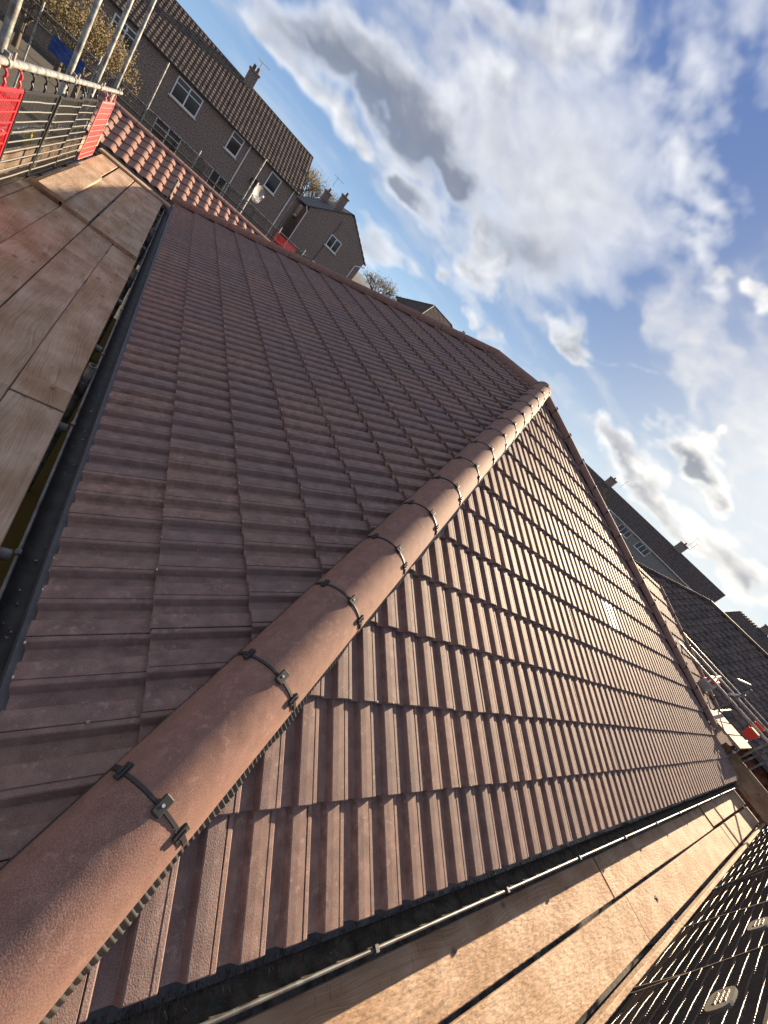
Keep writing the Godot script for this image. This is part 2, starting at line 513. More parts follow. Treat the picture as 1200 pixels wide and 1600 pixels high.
func build_tile() -> void:
	tile_prof = prof_points()
	var th := 0.022
	var rise := 0.026
	var ln := 0.400
	var t: Array = []
	var top := func(i: int, s: float) -> Vector3:
		return Vector3(tile_prof[i][0], tile_prof[i][1] + rise * (1.0 - s / GAUGE), -s)
	var n := tile_prof.size()
	for i in n - 1:
		var a: Vector3 = top.call(i, 0.004)
		var b: Vector3 = top.call(i + 1, 0.004)
		var c: Vector3 = top.call(i + 1, ln)
		var d: Vector3 = top.call(i, ln)
		t += [a, d, c, a, c, b]
		# nose: small arris, then the face, leaning in slightly
		var a1: Vector3 = top.call(i, 0.0) - Vector3(0, 0.004, 0)
		var b1: Vector3 = top.call(i + 1, 0.0) - Vector3(0, 0.004, 0)
		var a2: Vector3 = top.call(i, 0.003) - Vector3(0, th, 0)
		var b2: Vector3 = top.call(i + 1, 0.003) - Vector3(0, th, 0)
		t += [a1, a, b, a1, b, b1]
		t += [a2, a1, b1, a2, b1, b2]
	for e in [0, n - 1]:
		var a: Vector3 = top.call(e, 0.002)
		var d: Vector3 = top.call(e, ln)
		var dn := Vector3(0, -th, 0)
		if e == 0:
			t += [a + dn, d + dn, d, a + dn, d, a]
		else:
			t += [a + dn, d, d + dn, a + dn, a, d]
	tile_tris = PackedVector3Array(t)
	tile_mesh = tris_to_mesh(tile_tris)

func tris_to_mesh(t: PackedVector3Array) -> ArrayMesh:
	var s := ST()
	for v in t:
		s.add_vertex(v)
	s.generate_normals()
	return s.commit()

# keep the part of the triangles where nx*x + ns*slope >= d (slope = -z)
func clip(t: PackedVector3Array, nx: float, ns: float, d: float) -> PackedVector3Array:
	var o := PackedVector3Array()
	for i in range(0, t.size(), 3):
		var pts: Array = []
		for k in 3:
			var a := t[i + k]
			var b := t[i + (k + 1) % 3]
			var da := nx * a.x - ns * a.z - d
			var db := nx * b.x - ns * b.z - d
			if da >= 0.0:
				pts.append(a)
			if (da >= 0.0) != (db >= 0.0):
				pts.append(a.lerp(b, da / (da - db)))
		for k in range(1, pts.size() - 1):
			o.append(pts[0])
			o.append(pts[k])
			o.append(pts[k + 1])
	return o

# lay tiles on a slope. fr: transform with x along the eave (seen from below, to the right), y the normal, -z up the slope.
# cuts: array of [nx, ns, d]; returns array of {t, tris or null, p}
func lay(fr: Transform3D, x0: float, x1: float, top: float, cuts: Array, gauge := GAUGE) -> Array:
	var out: Array = []
	var rows := int(ceil(top / gauge))
	for r in rows:
		var s := r * gauge
		var i0 := int(floor(x0 / COVER))
		var i1 := int(ceil(x1 / COVER))
		for i in range(i0, i1):
			var x := i * COVER
			var cut := false
			var gone := false
			for c in cuts:
				var lo := 1e9
				var hi := -1e9
				for px in [0.0, 0.2975]:
					for ps in [0.0, 0.40]:
						var v: float = c[0] * (x + px) + c[1] * (s + ps) - c[2]
						lo = minf(lo, v)
						hi = maxf(hi, v)
				if hi <= 0.012:
					gone = true
				elif lo < 0.0:
					cut = true
			if gone:
				continue
			var tr := fr * Transform3D(Basis.from_euler(Vector3(rng.randf_range(-0.004, 0.004), rng.randf_range(-0.0025, 0.0025), rng.randf_range(-0.004, 0.004))), Vector3(x, rng.randf_range(-0.001, 0.001), -s + rng.randf_range(-0.0025, 0.0025)))
			var tt = null
			if cut:
				tt = tile_tris
				for c in cuts:
					tt = clip(tt, c[0], c[1], c[2] - c[0] * x - c[1] * s)
				if tt.size() < 9:
					continue
			out.append({"t": tr, "tris": tt, "p": fr * Vector3(x + 0.15, 0, -s - 0.17), "x": x, "r": r, "i": i})
	return out

# ------------------------------------------------------------------ hip and ridge tiles
func arc_shell(s: SurfaceTool, fr: Transform3D, r: float, th: float, half_ang: float, z0: float, z1: float, r_end := -1.0, seg := 20) -> void:
	if r_end < 0:
		r_end = r
	for sh in [[r, r_end, 1], [r - th, r_end - th, -1]]:
		s.set_smooth_group(2 if sh[2] > 0 else 3)
		for i in seg:
			var a0 := lerpf(-half_ang, half_ang, float(i) / seg)
			var a1 := lerpf(-half_ang, half_ang, float(i + 1) / seg)
			var p0 := Vector3(sin(a0), cos(a0), 0)
			var p1 := Vector3(sin(a1), cos(a1), 0)
			var a: Vector3 = fr * (p0 * sh[0] + Vector3(0, 0, z0))
			var b: Vector3 = fr * (p1 * sh[0] + Vector3(0, 0, z0))
			var c: Vector3 = fr * (p1 * sh[1] + Vector3(0, 0, z1))
			var d: Vector3 = fr * (p0 * sh[1] + Vector3(0, 0, z1))
			if sh[2] > 0:
				quad(s, a, d, c, b)
			else:
				quad(s, a, b, c, d)
	s.set_smooth_group(-1)
	for i in seg:
		var a0 := lerpf(-half_ang, half_ang, float(i) / seg)
		var a1 := lerpf(-half_ang, half_ang, float(i + 1) / seg)
		var p0 := Vector3(sin(a0), cos(a0), 0)
		var p1 := Vector3(sin(a1), cos(a1), 0)
		quad(s, fr * (p0 * r + Vector3(0, 0, z0)), fr * (p1 * r + Vector3(0, 0, z0)), fr * (p1 * (r - th) + Vector3(0, 0, z0)), fr * (p0 * (r - th) + Vector3(0, 0, z0)))
		quad(s, fr * (p1 * r_end + Vector3(0, 0, z1)), fr * (p0 * r_end + Vector3(0, 0, z1)), fr * (p0 * (r_end - th) + Vector3(0, 0, z1)), fr * (p1 * (r_end - th) + Vector3(0, 0, z1)))
	for sg in [-1.0, 1.0]:
		var a: float = half_ang * sg
		var p := Vector3(sin(a), cos(a), 0)
		quad(s, fr * (p * r + Vector3(0, 0, z0)), fr * (p * (r - th) + Vector3(0, 0, z0)), fr * (p * (r_end - th) + Vector3(0, 0, z1)), fr * (p * r_end + Vector3(0, 0, z1)))

# a run of half-round tiles from p to q with a clip at every joint
func hip_run(parent: Node, p: Vector3, q: Vector3, called: String, rad: float, start := 0.0, gauge := 0.447, clip_until := 99.0, first_len := -1.0, skirt := 80.0) -> void:
	var d := (q - p)
	var ln := d.length()
	d = d.normalized()
	var side := Vector3.UP.cross(-d).normalized()      # local x: to the right looking uphill
	var up := (-d).cross(side).normalized()
	var fr0 := Transform3D(Basis(side, up, -d), p)        # -z runs uphill
	var s := start
	var k := 0
	var ha := deg_to_rad(skirt)
	while s < ln - 0.05:
		var g := gauge
		if k == 0 and first_len > 0.0:
			g = first_len
		var e := minf(s + g - 0.007, ln)
		var fr := fr0 * Transform3D(Basis.from_euler(Vector3(rng.randf_range(-0.006, 0.006), rng.randf_range(-0.004, 0.004), rng.randf_range(-0.03, 0.03))), Vector3(0, 0, -s))
		var st := ST()
		arc_shell(st, fr, rad + rng.randf_range(-0.0015, 0.0015), 0.020, ha, 0.0, -(e - s), rad - 0.001)
		var t := obj(called, st, M["hip_a"] if rng.randf() < 0.5 else M["hip_b"], parent)
		if s > 0.05 and s < clip_until:
			hip_clip(t, fr, rad)
		s += g
		k += 1

func hip_clip(parent: Node, fr: Transform3D, rad: float) -> void:
	# strap across the joint, block with screw on top, hooks at both edges
	var st := ST()
	arc_shell(st, fr * Transform3D(Basis.IDENTITY, Vector3(0, 0, 0.006)), rad + 0.0035, 0.003, deg_to_rad(66), 0.0, -0.009, -1.0, 16)
	var a1 := deg_to_rad(8.0)
	var b1 := Basis.from_euler(Vector3(0, 0, -a1))
	box(st, fr * (Vector3(sin(a1), cos(a1), 0) * (rad + 0.010)), Vector3(0.028, 0.016, 0.048), fr.basis * b1, 0.003)
	for a in [-0.86, 0.80]:
		var b := Basis.from_euler(Vector3(0, 0, -a))
		var c := Vector3(sin(a), cos(a), 0)
		box(st, fr * (c * (rad + 0.005)), Vector3(0.022, 0.010, 0.044), fr.basis * b, 0.002)
		box(st, fr * (c * (rad + 0.011)), Vector3(0.008, 0.008, 0.026), fr.basis * b, 0.0015)
		var c2 := Vector3(sin(a * 1.25), cos(a * 1.25), 0)
		box(st, fr * (c2 * (rad + 0.004)), Vector3(0.040, 0.005, 0.014), fr.basis * Basis.from_euler(Vector3(0, 0, -a * 1.25)), 0.001)
	var cl := obj("hip_clip", st, M["clip_plastic"], parent)
	st = ST()
	var c0 := Vector3(sin(a1), cos(a1), 0)
	tube(st, fr * (c0 * (rad + 0.0175)), fr * (c0 * (rad + 0.0195)), 0.0042, 12)
	# the screw sits in the block: one more mesh beside the clip under the tile
	obj("screw", st, M["screw"], parent)
	cl.set_meta("label", "black plastic clip and strap over the joint")

# corrugated strip between hip tile edge and tiles
func corrugated(parent: Node, p: Vector3, q: Vector3, sgn: float, rad: float, face_n: Vector3, out: float) -> void:
	var d := (q - p)
	var ln := d.length()
	d = d.normalized()
	var side := Vector3.UP.cross(-d).normalized() * sgn
	var up := (d).cross(Vector3.UP.cross(d)).normalized()
	var st := ST()
	st.set_smooth_group(4)
	var step := 0.0035
	var n := int(ln / step)
	var prev: Array = []
	var flat := (side - face_n * side.dot(face_n)).normalized()
	for i in n + 1:
		var s := i * step
		var w := sin(s / 0.0175 * TAU)
		var c := p + d * s
		var wob := 0.004 * sin(s * 3.1) + 0.003 * sin(s * 7.7 + 1.0) + 0.005 * sin(s / 0.1486 * PI)
		var a := c + side * (rad - 0.030) + up * (0.038 + w * 0.0030)
		var b := c + side * (rad + 0.002) + up * (0.004 + w * 0.0055)
		var e := c + side * (rad + out + wob) + up * (-0.018 + w * 0.0055)
		if not prev.is_empty():
			quad(st, prev[0], a, b, prev[1])
			quad(st, prev[1], b, e, prev[2])
		prev = [a, b, e]
	obj("ventilation_strip", st, M["strip"], parent)

# ------------------------------------------------------------------ boards and guards
func board(s: SurfaceTool, c: Vector3, w: float, th: float, ln: float, along: Vector3, up := Vector3.UP) -> void:
	# timber with eased edges and grain along its length
	var z := along.normalized()
	var x := up.cross(z).normalized()
	var hw := w * 0.5
	var e := 0.004
	var pr := [Vector2(-hw + e, 0), Vector2(-hw, -e), Vector2(-hw, -th + e), Vector2(-hw + e, -th), Vector2(hw - e, -th), Vector2(hw, -th + e), Vector2(hw, -e), Vector2(hw - e, 0)]
	var n := maxi(2, int(ln / 0.4))
	var off := rng.randf() * 5.0
	var bow := rng.randf_range(-0.003, 0.003)
	var cup := rng.randf_range(-0.002, 0.003)
	var per := 0.0
	var rows: Array = []
	for k in n + 1:
		var t := (float(k) / n - 0.5)
		var o := c + z * t * ln + x * bow * sin(t * PI * 2.0)
		var r: Array = []
		for v in pr:
			r.append(o + x * v.x + up * (v.y + cup * (absf(v.x) / hw)))
		rows.append(r)
	for i in 8:
		var j := (i + 1) % 8
		var l: float = (pr[j] - pr[i]).length()
		for k in n:
			var v0 := (float(k) / n * ln + off) / 2.4
			var v1 := (float(k + 1) / n * ln + off) / 2.4
			var u0 := per / 0.45 + off
			var u1 := (per + l) / 0.45 + off
			for q in [[rows[k][i], u0, v0], [rows[k][j], u1, v0], [rows[k + 1][j], u1, v1], [rows[k][i], u0, v0], [rows[k + 1][j], u1, v1], [rows[k + 1][i], u0, v1]]:
				s.set_uv(Vector2(q[1], q[2]))
				s.add_vertex(q[0])
		per += l
	for k in [0, n]:
		for i in range(1, 7):
			var a = rows[k][0]
			var b = rows[k][i]
			var d = rows[k][i + 1]
			for q in ([a, d, b] if k == 0 else [a, b, d]):
				s.set_uv(Vector2((q - c).dot(x) / 0.45, (q - c).dot(up) / 2.4 + off))
				s.add_vertex(q)

func one_board(called: String, c: Vector3, w: float, ln: float, along: Vector3, m: Material, label: String, group: String, th := 0.038, up := Vector3.UP) -> MeshInstance3D:
	var s := ST()
	board(s, Vector3.ZERO, w, th, ln, along, up)
	s.generate_normals()
	s.generate_tangents()
	var o := mi(called, s.commit(), m, self)
	o.position = c
	tag(o, label, "board", group)
	return o

# plastic mesh panel hung on a rail; origin at its bottom middle, x along the panel, y up
func guard(w: float, h: float, m: Material, wob: float, plate: bool, dense := false, barm: Material = null, wire := 0.0018) -> Node3D:
	var root := Node3D.new()
	var st := ST()
	for sg in [-1.0, 1.0]:
		box(st, Vector3(sg * (w * 0.5 - 0.008), h * 0.5, 0), Vector3(0.018, h, 0.014), Basis.IDENTITY, 0.003)
	box(st, Vector3(0, 0.008, 0), Vector3(w - 0.036, 0.016, 0.013), Basis.IDENTITY, 0.003)
	box(st, Vector3(0, h - 0.012, 0), Vector3(w - 0.036, 0.024, 0.016), Basis.IDENTITY, 0.003)
	obj("frame", st, m, root)
	var rows := 13 if dense else 9
	var ph := rng.randf() * 6.0
	for r in rows:
		st = ST()
		var y := h * (r + 1) / (rows + 1)
		var n := 14
		for k in n:
			var x0 := -w * 0.5 + 0.016 + (w - 0.032) * k / n
			var x1 := -w * 0.5 + 0.016 + (w - 0.032) * (k + 1) / n
			var o0 := wob * sin(x0 * 9.0 + ph + r * 0.9)
			var o1 := wob * sin(x1 * 9.0 + ph + r * 0.9)
			tube(st, Vector3(x0, y + o0 * 0.5, 0.002 + o0 * 0.4), Vector3(x1, y + o1 * 0.5, 0.002 + o1 * 0.4), 0.0028 if dense else 0.0055, 5, -1.0, k == 0 or k == n - 1)
		obj("bar", st, barm if barm else m, root)
	st = ST()
	var cols := int(w / (0.023 if dense else 0.030))
	var wz := 0.0 if dense else -0.005
	for k in range(1, cols):
		var x := -w * 0.5 + w * k / cols
		tube(st, Vector3(x, 0.016, wz), Vector3(x + wob * 0.3 * sin(k * 1.7), h - 0.016, wz), 0.0030 if dense else wire, 5, -1.0, false)
	var wires := obj("wires", st, m, root)
	wires.set_meta("kind", "stuff")
	if dense:
		st = ST()
		for r in rows:
			for k in range(1, cols):
				var c := Vector3(-w * 0.5 + w * k / cols, h * (r + 1) / (rows + 1), 0.003)
				c.y += 0.5 * wob * sin(c.x * 9.0 + ph + r * 0.9)
				var e := 0.0062
				for q in 8:
					var sx := 1.0 if q & 1 else -1.0
					var sy := 1.0 if q & 2 else -1.0
					var sz := 1.0 if q & 4 else -1.0
					if sx * sy * sz > 0:
						tri(st, c + Vector3(sx * e, 0, 0), c + Vector3(0, 0, sz * e), c + Vector3(0, sy * e, 0))
					else:
						tri(st, c + Vector3(sx * e, 0, 0), c + Vector3(0, sy * e, 0), c + Vector3(0, 0, sz * e))
		var knots := obj("knots", st, m, root)
		knots.set_meta("kind", "stuff")
	for k in 3:
		st = ST()
		var x := (k - 1) * w * 0.36
		var pts: Array = []
		for a in 8:
			var t := lerpf(-0.7, PI, a / 7.0)
			pts.append(Vector3(x, h + 0.075 + 0.034 * sin(t), -0.034 + 0.034 * cos(t)))
		path_tube(st, [Vector3(x, h - 0.02, 0.0), Vector3(x, h + 0.03, 0.004), pts[0]] + pts, 0.008, 6)
		obj("hook", st, m, root)
	if plate:
		st = ST()
		var pl := PackedVector2Array()
		for a in 20:
			var t := TAU * a / 20.0
			pl.append(Vector2(signf(cos(t)) * pow(absf(cos(t)), 0.6) * 0.115, signf(sin(t)) * pow(absf(sin(t)), 0.6) * 0.062))
		prism(st, pl, Vector3(0.0, h * 0.74, 0.0), Basis.IDENTITY, -0.008, 0.013)
		var p := obj("plate", st, M["plate"], root)
		st = ST()
		for r in 3:
			for k in 6:
				box(st, Vector3(-0.062 + k * 0.021, h * 0.74 + 0.026 - r * 0.024, 0.0145), Vector3(0.013, 0.011 + 0.003 * ((k + r) % 2), 0.003), Basis.IDENTITY, 0.0)
		obj("embossing", st, M["plate"], p)
	return root

func put_guard(src: Node3D, at: Vector3, yaw: float, label: String, group: String, lean := 0.0) -> void:
	var o: Node3D = src.duplicate()
	o.name = numbered("brick_guard")
	add_child(o)
	o.position = at
	o.rotation = Vector3(lean, yaw, 0)
	tag(o, label, "brick guard", group)

# ------------------------------------------------------------------ roofs of other houses: real courses and rolls in one sheet
# fr: x along the eave, y normal, -z up the slope; roll profile pantile
func pantile_sheet(fr: Transform3D, x0: float, x1: float, ln: float, cover: float, gauge: float, amp: float, inset_l := 0.0, inset_r := 0.0) -> SurfaceTool:
	var s := ST()
	var rows := int(round(ln / gauge))
	var g := ln / rows
	var seg := 6
	var cols := int(round((x1 - x0) / cover)) * seg
	for r in rows:
		var l0 := x0 + inset_l * r / rows
		var l1 := x1 - inset_r * r / rows
		for c in cols:
			var xa := x0 + (x1 - x0) * c / cols
			var xb := x0 + (x1 - x0) * (c + 1) / cols
			if xb < l0 + 0.01 or xa > l1 - 0.01:
				continue
			var ha := amp * (0.5 + 0.5 * sin(TAU * c / seg) + 0.35 * sin(2.0 * TAU * c / seg + 0.6))
			var hb := amp * (0.5 + 0.5 * sin(TAU * (c + 1) / seg) + 0.35 * sin(2.0 * TAU * (c + 1) / seg + 0.6))
			var z0 := -r * g
			var z1 := -(r + 1) * g - 0.02
			var jt := 0.004 * sin((c / seg) * 12.9 + r * 78.2)
			var n0 := 0.034 + jt
			s.set_smooth_group(-1)
			quad(s, fr * Vector3(xa, ha, z0), fr * Vector3(xa, ha + n0, z0), fr * Vector3(xb, hb + n0, z0), fr * Vector3(xb, hb, z0))
			s.set_smooth_group(5)
			quad(s, fr * Vector3(xa, ha + n0, z0), fr * Vector3(xa, ha, z1), fr * Vector3(xb, hb, z1), fr * Vector3(xb, hb + n0, z0))
	s.set_smooth_group(-1)
	return s

func slope_frame(o: Vector3, right: Vector3, pitch: float) -> Transform3D:
	# right: along the eave seen from below; uphill is up x right turned
	var back := Vector3.UP.cross(right) * -1.0
	back = right.cross(Vector3.UP)
	var up_dir := (Vector3.UP.cross(right)).normalized()
	var sl := (up_dir * cos(pitch) + Vector3.UP * sin(pitch)).normalized()
	var n := right.cross(sl).normalized()
	return Transform3D(Basis(right, n, -sl), o)

# window set in a wall; fr: x right, y up, z out of the wall; centre at the origin
func window(parent: Node, fr: Transform3D, w: float, h: float, lights: int, top_light := false, m := "white_plastic") -> void:
	var st := ST()
	var f := 0.07
	for sg in [-1.0, 1.0]:
		box(st, fr * Vector3(sg * (w * 0.5 - f * 0.5), 0, 0.03), Vector3(f, h, 0.09), fr.basis)
		box(st, fr * Vector3(0, sg * (h * 0.5 - f * 0.5), 0.03), Vector3(w - 2 * f, f, 0.086), fr.basis)
	for k in range(1, lights):
		box(st, fr * Vector3(-w * 0.5 + w * k / lights, 0, 0.03), Vector3(f * 1.1, h - 2 * f, 0.08), fr.basis)
	if top_light:
		for k in lights:
			box(st, fr * Vector3(-w * 0.5 + w * (k + 0.5) / lights, h * 0.20, 0.03), Vector3(w / lights - f * 1.4, f * 0.8, 0.07), fr.basis)
	var wn := obj("window", st, M[m], parent)
	for k in lights:
		st = ST()
		box(st, fr * Vector3(-w * 0.5 + w * (k + 0.5) / lights, 0, 0.018), Vector3(w / lights - f * 0.8, h - f * 1.2, 0.02), fr.basis)
		obj("pane", st, M["window_glass"], wn)
	st = ST()
	box(st, fr * Vector3(0, -h * 0.5 - 0.045, 0.05), Vector3(w + 0.18, 0.08, 0.16), fr.basis)
	obj("sill", st, M["cream_plastic"], wn)

func chimney(parent: Node, at: Vector3, w: float, d: float, h: float, pots: int, m := "pebbledash") -> void:
	var st := ST()
	box(st, at + Vector3(0, h * 0.5, 0), Vector3(w, h, d))
	box(st, at + Vector3(0, h + 0.05, 0), Vector3(w + 0.14, 0.1, d + 0.14))
	var c := obj("chimney", st, M[m], parent)
	for k in pots:
		st = ST()
		tube(st, at + Vector3((k - (pots - 1) * 0.5) * 0.32, h + 0.1, 0), at + Vector3((k - (pots - 1) * 0.5) * 0.32, h + 0.45, 0), 0.12, 10, 0.10)
		obj("pot", st, M["brick_red"], c)

func aerial(parent: Node, at: Vector3, h: float, dir: Vector3) -> void:
	var st := ST()
	tube(st, at, at + Vector3(0, h, 0), 0.022, 6)
	var t := at + Vector3(0, h - 0.05, 0)
	tube(st, t - dir * 0.45, t + dir * 0.75, 0.014, 5)
	var sd := dir.cross(Vector3.UP)
	for k in 8:
		var c := t + dir * (-0.35 + k * 0.14)
		tube(st, c - sd * 0.2, c + sd * 0.2, 0.008, 4)
	obj("aerial", st, M["steel_dull"], parent)

func downpipe(parent: Node, pts: Array) -> void:
	var st := ST()
	path_tube(st, pts, 0.045, 8)
	obj("downpipe", st, M["white_plastic"], parent)

# ------------------------------------------------------------------ trees
func branch(s: SurfaceTool, tw: SurfaceTool, lf: Array, p: Vector3, d: Vector3, ln: float, r: float, depth: int, droop: float) -> void:
	var q := p + d * ln
	var mid := p.lerp(q, 0.5) + Vector3(rng.randf_range(-1, 1), rng.randf_range(-0.5, 0.5), rng.randf_range(-1, 1)) * ln * 0.08
	var t: SurfaceTool = s if depth > 2 else tw
	var n := 6 if depth > 2 else 3
	tube(t, p, mid, r, n, r * 0.85, false)
	tube(t, mid, q, r * 0.85, n, r * 0.65, false)
	if depth == 0:
		lf.append(q)
		return
	var k := 3 if depth > 1 else 4
	for i in k:
		var nd := (d + Vector3(rng.randf_range(-1, 1), rng.randf_range(-0.55, 0.75) - droop, rng.randf_range(-1, 1)) * 0.75).normalized()
		branch(s, tw, lf, p.lerp(q, rng.randf_range(0.55, 1.0)), nd, ln * rng.randf_range(0.6, 0.82), r * 0.62, depth - 1, droop)

func tree(called: String, at: Vector3, h: float, spread: float, leaf_mat: String, leaves: float, leaf_size: float, label: String, group: String, depth := 5) -> void:
	var root := thing(called, at, label, "tree", group)
	var s := ST()
	var tw := ST()
	var lf: Array = []
	tube(s, Vector3(0, -0.2, 0), Vector3(0, h * 0.28, 0), h * 0.028, 8, h * 0.020, false)
	for i in 5:
		var a := TAU * i / 5.0 + rng.randf() * 0.7
		var d := Vector3(cos(a) * spread, 1.0, sin(a) * spread).normalized()
		branch(s, tw, lf, Vector3(0, h * rng.randf_range(0.20, 0.28), 0), d, h * 0.24, h * 0.013, depth, 0.0)
	obj("trunk", s, M["bark"], root)
	var cr := obj("crown", tw, M["twig"], root)
	if leaves > 0.0:
		var st := ST()
		for p in lf:
			for k in int(leaves):
				var o: Vector3 = p + Vector3(rng.randf_range(-1, 1), rng.randf_range(-1, 1), rng.randf_range(-1, 1)) * 0.35
				var u := Vector3(rng.randf_range(-1, 1), rng.randf_range(-1, 1), rng.randf_range(-1, 1)).normalized() * leaf_size
				var v := u.cross(Vector3(rng.randf_range(-1, 1), rng.randf_range(-1, 1), rng.randf_range(-1, 1))).normalized() * leaf_size * 0.35
				tri(st, o - u, o + v, o + u)
				tri(st, o - u, o + u, o - v)
		var lv := obj("leaves", st, M[leaf_mat], cr)
		lv.set_meta("kind", "stuff")

# ------------------------------------------------------------------ the bungalow roof in the foreground
func build_bungalow() -> void:
	var house := thing("bungalow", Vector3.ZERO, "bungalow with newly laid brown interlocking tile hip roof filling the picture", "house")
	var th := atan(PITCH)
	var ct := cos(th)
	var off := -0.044
	# right slope (sunlit) and left slope (shaded)
	var frR := Transform3D(Basis(Vector3(1, 0, 0), Vector3(0, cos(th), sin(th)), Vector3(0, -sin(th), cos(th))), Vector3(0, EAVE, 0))
	frR.origin += frR.basis.y * off
	var frL := Transform3D(Basis(Vector3(0, 0, 1), Vector3(-sin(th), cos(th), 0), Vector3(-cos(th), -sin(th), 0)), Vector3(0, EAVE, 0))
	frL.origin += frL.basis.y * off
	var len_l := 2.0 * SPAN + RIDGE
	var top := SPAN / ct
	var kR := (RIGHT_LEN - SPAN) / SPAN
	var cutsR := [[1.0, -ct, 0.0], [-1.0, -ct * kR, -RIGHT_LEN], [0.0, -1.0, -top]]
	var cutsL := [[-1.0, -ct, 0.0], [1.0, -ct, -len_l], [0.0, -1.0, -top]]
	# boarding under the tiles
	var sheets: Array = []
	for f in [[frR, [Vector2(0.0, 0.03), Vector2(RIGHT_LEN, 0.03), Vector2(SPAN, top), Vector2(SPAN, top)]], [frL, [Vector2(-len_l, 0.03), Vector2(0.0, 0.03), Vector2(-SPAN, top), Vector2(-SPAN - RIDGE, top)]]]:
		var st := ST()
		var fr: Transform3D = f[0]
		var q: Array = f[1]
		for y in [-0.012, -0.045]:
			var a: Array = []
			for v in q:
				a.append(fr * Vector3(v.x, y, -v.y))
			quad(st, a[0], a[3], a[2], a[1])
		quad(st, fr * Vector3(q[0].x, -0.012, -0.03), fr * Vector3(q[1].x, -0.012, -0.03), fr * Vector3(q[1].x, -0.045, -0.03), fr * Vector3(q[0].x, -0.045, -0.03))
		sheets.append(obj("roof_slope", st, M["felt"], house))
	sheets[0].set_meta("label", "sunlit slope of brown ribbed tiles")
	sheets[1].set_meta("label", "shaded slope of brown ribbed tiles beside the black gutter")
	# back slopes so that the roof is closed
	var ap := Vector3(SPAN, EAVE + SPAN * PITCH - 0.06, -SPAN)
	var ap2 := ap + Vector3(0, 0, -RIDGE)
	var cr := Vector3(RIGHT_LEN, EAVE - 0.06, 0)
	var cb := Vector3(RIGHT_LEN, EAVE - 0.06, -len_l)
	var cl := Vector3(0, EAVE - 0.06, -len_l)
	var st2 := ST()
	quad(st2, cr, ap, ap2, cb)
	tri(st2, cb, ap2, cl)
	obj("back_slope", st2, M["dark_tile"], house)
	# tiles
	var all: Array = []
	for e in lay(frR, 0.0, RIGHT_LEN, top, cutsR):
		e["side"] = 0
		all.append(e)
	for e in lay(frL, -len_l, 0.0, top, cutsL):
		e["side"] = 1
		all.append(e)
	var eye := Vector3(-0.2147, 3.986, 0.0912)
	for e in all:
		var v: Vector3 = eye - e.p
		var n: Vector3 = e.t.basis.y
		e["big"] = v.normalized().dot(n) / v.length_squared()
	all.sort_custom(func(a, b): return a.big > b.big)
	var mats := [M["tile_a"], M["tile_b"], M["tile_c"], M["tile_d"]]
	var rest := [[ST(), ST(), ST(), ST()], [ST(), ST(), ST(), ST()]]
	var cnt := 0
	for e in all:
		var mk := rng.randi() % 4
		# sun glare on one tile of the sunlit slope, put into its pale colour
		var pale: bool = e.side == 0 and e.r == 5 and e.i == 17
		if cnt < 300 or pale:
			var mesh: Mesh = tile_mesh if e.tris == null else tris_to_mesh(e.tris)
			var o := mi("tile", mesh, M["tile_glare"] if pale else mats[mk], sheets[e.side])
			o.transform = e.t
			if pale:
				o.set_meta("label", "tile whose pale whitish face stands in for sun glare")
			cnt += 1
		else:
			var s: SurfaceTool = rest[e.side][mk]
			for v in (tile_tris if e.tris == null else e.tris):
				s.add_vertex(e.t * v)
	for sd in 2:
		for mk in 4:
			var o := obj("far_tiles", rest[sd][mk], mats[mk], sheets[sd])
			o.set_meta("kind", "stuff")
	var chips := ST()
	for e in all:
		if e.tris != null or e.p.distance_to(eye) > 7.0:
			continue
		for k in 3:
			if rng.randf() > (0.42 if e.side == 1 else 0.10):
				continue
			var cx: float = [0.004, 0.118, 0.268][k] + rng.randf_range(-0.020, 0.020)
			var tr: Transform3D = e.t
			var hh := 0.0335 + 0.026
			var sz := rng.randf_range(0.0015, 0.0042)
			var c := Vector3(clampf(cx, 0.002, 0.295), hh, -0.003)
			for q in 5:
				var b0 := TAU * q / 5.0
				var b1 := TAU * (q + 1) / 5.0
				tri(chips, tr * (c + Vector3(0, sz * 0.5, 0)), tr * (c + Vector3(cos(b1) * sz * 1.6, -sz * 0.4, sin(b1) * sz)), tr * (c + Vector3(cos(b0) * sz * 1.6, -sz * 0.4, sin(b0) * sz)))
	var cp := obj("mortar_specks", chips, M["crumb_pale"], house)
	cp.set_meta("kind", "stuff")
	print("tiles ", all.size(), " single ", cnt)
	# hips and ridge
	var up := Vector3(0, 0.0, 0)
	var a0 := Vector3(0.0, EAVE - 0.01, 0.0)
	var a1 := Vector3(SPAN, EAVE + SPAN * PITCH - 0.01, -SPAN)
	var a2 := a1 + Vector3(0, 0, -RIDGE)
	hip_run(house, a0, a1, "hip_tile", 0.142, 0.0, 0.447, 99.0, 0.515)
	hip_run(house, Vector3(RIGHT_LEN, EAVE, 0).lerp(a1, 0.17), a1, "hip_tile", 0.096, 0.0, 0.447, 99.0, -1.0, 98.0)
	hip_run(house, Vector3(0, EAVE, -len_l), a2, "hip_tile", 0.105, 0.0, 0.447, 0.0, -1.0, 98.0)
	hip_run(house, a1 + Vector3(0, -0.035, 0.02), a2 + Vector3(0, -0.035, -0.05), "ridge_tile", 0.130, 0.0, 0.447, 0.0, -1.0, 96.0)
	# rounded cap where hips and ridge meet
	var st := ST()
	st.set_smooth_group(6)
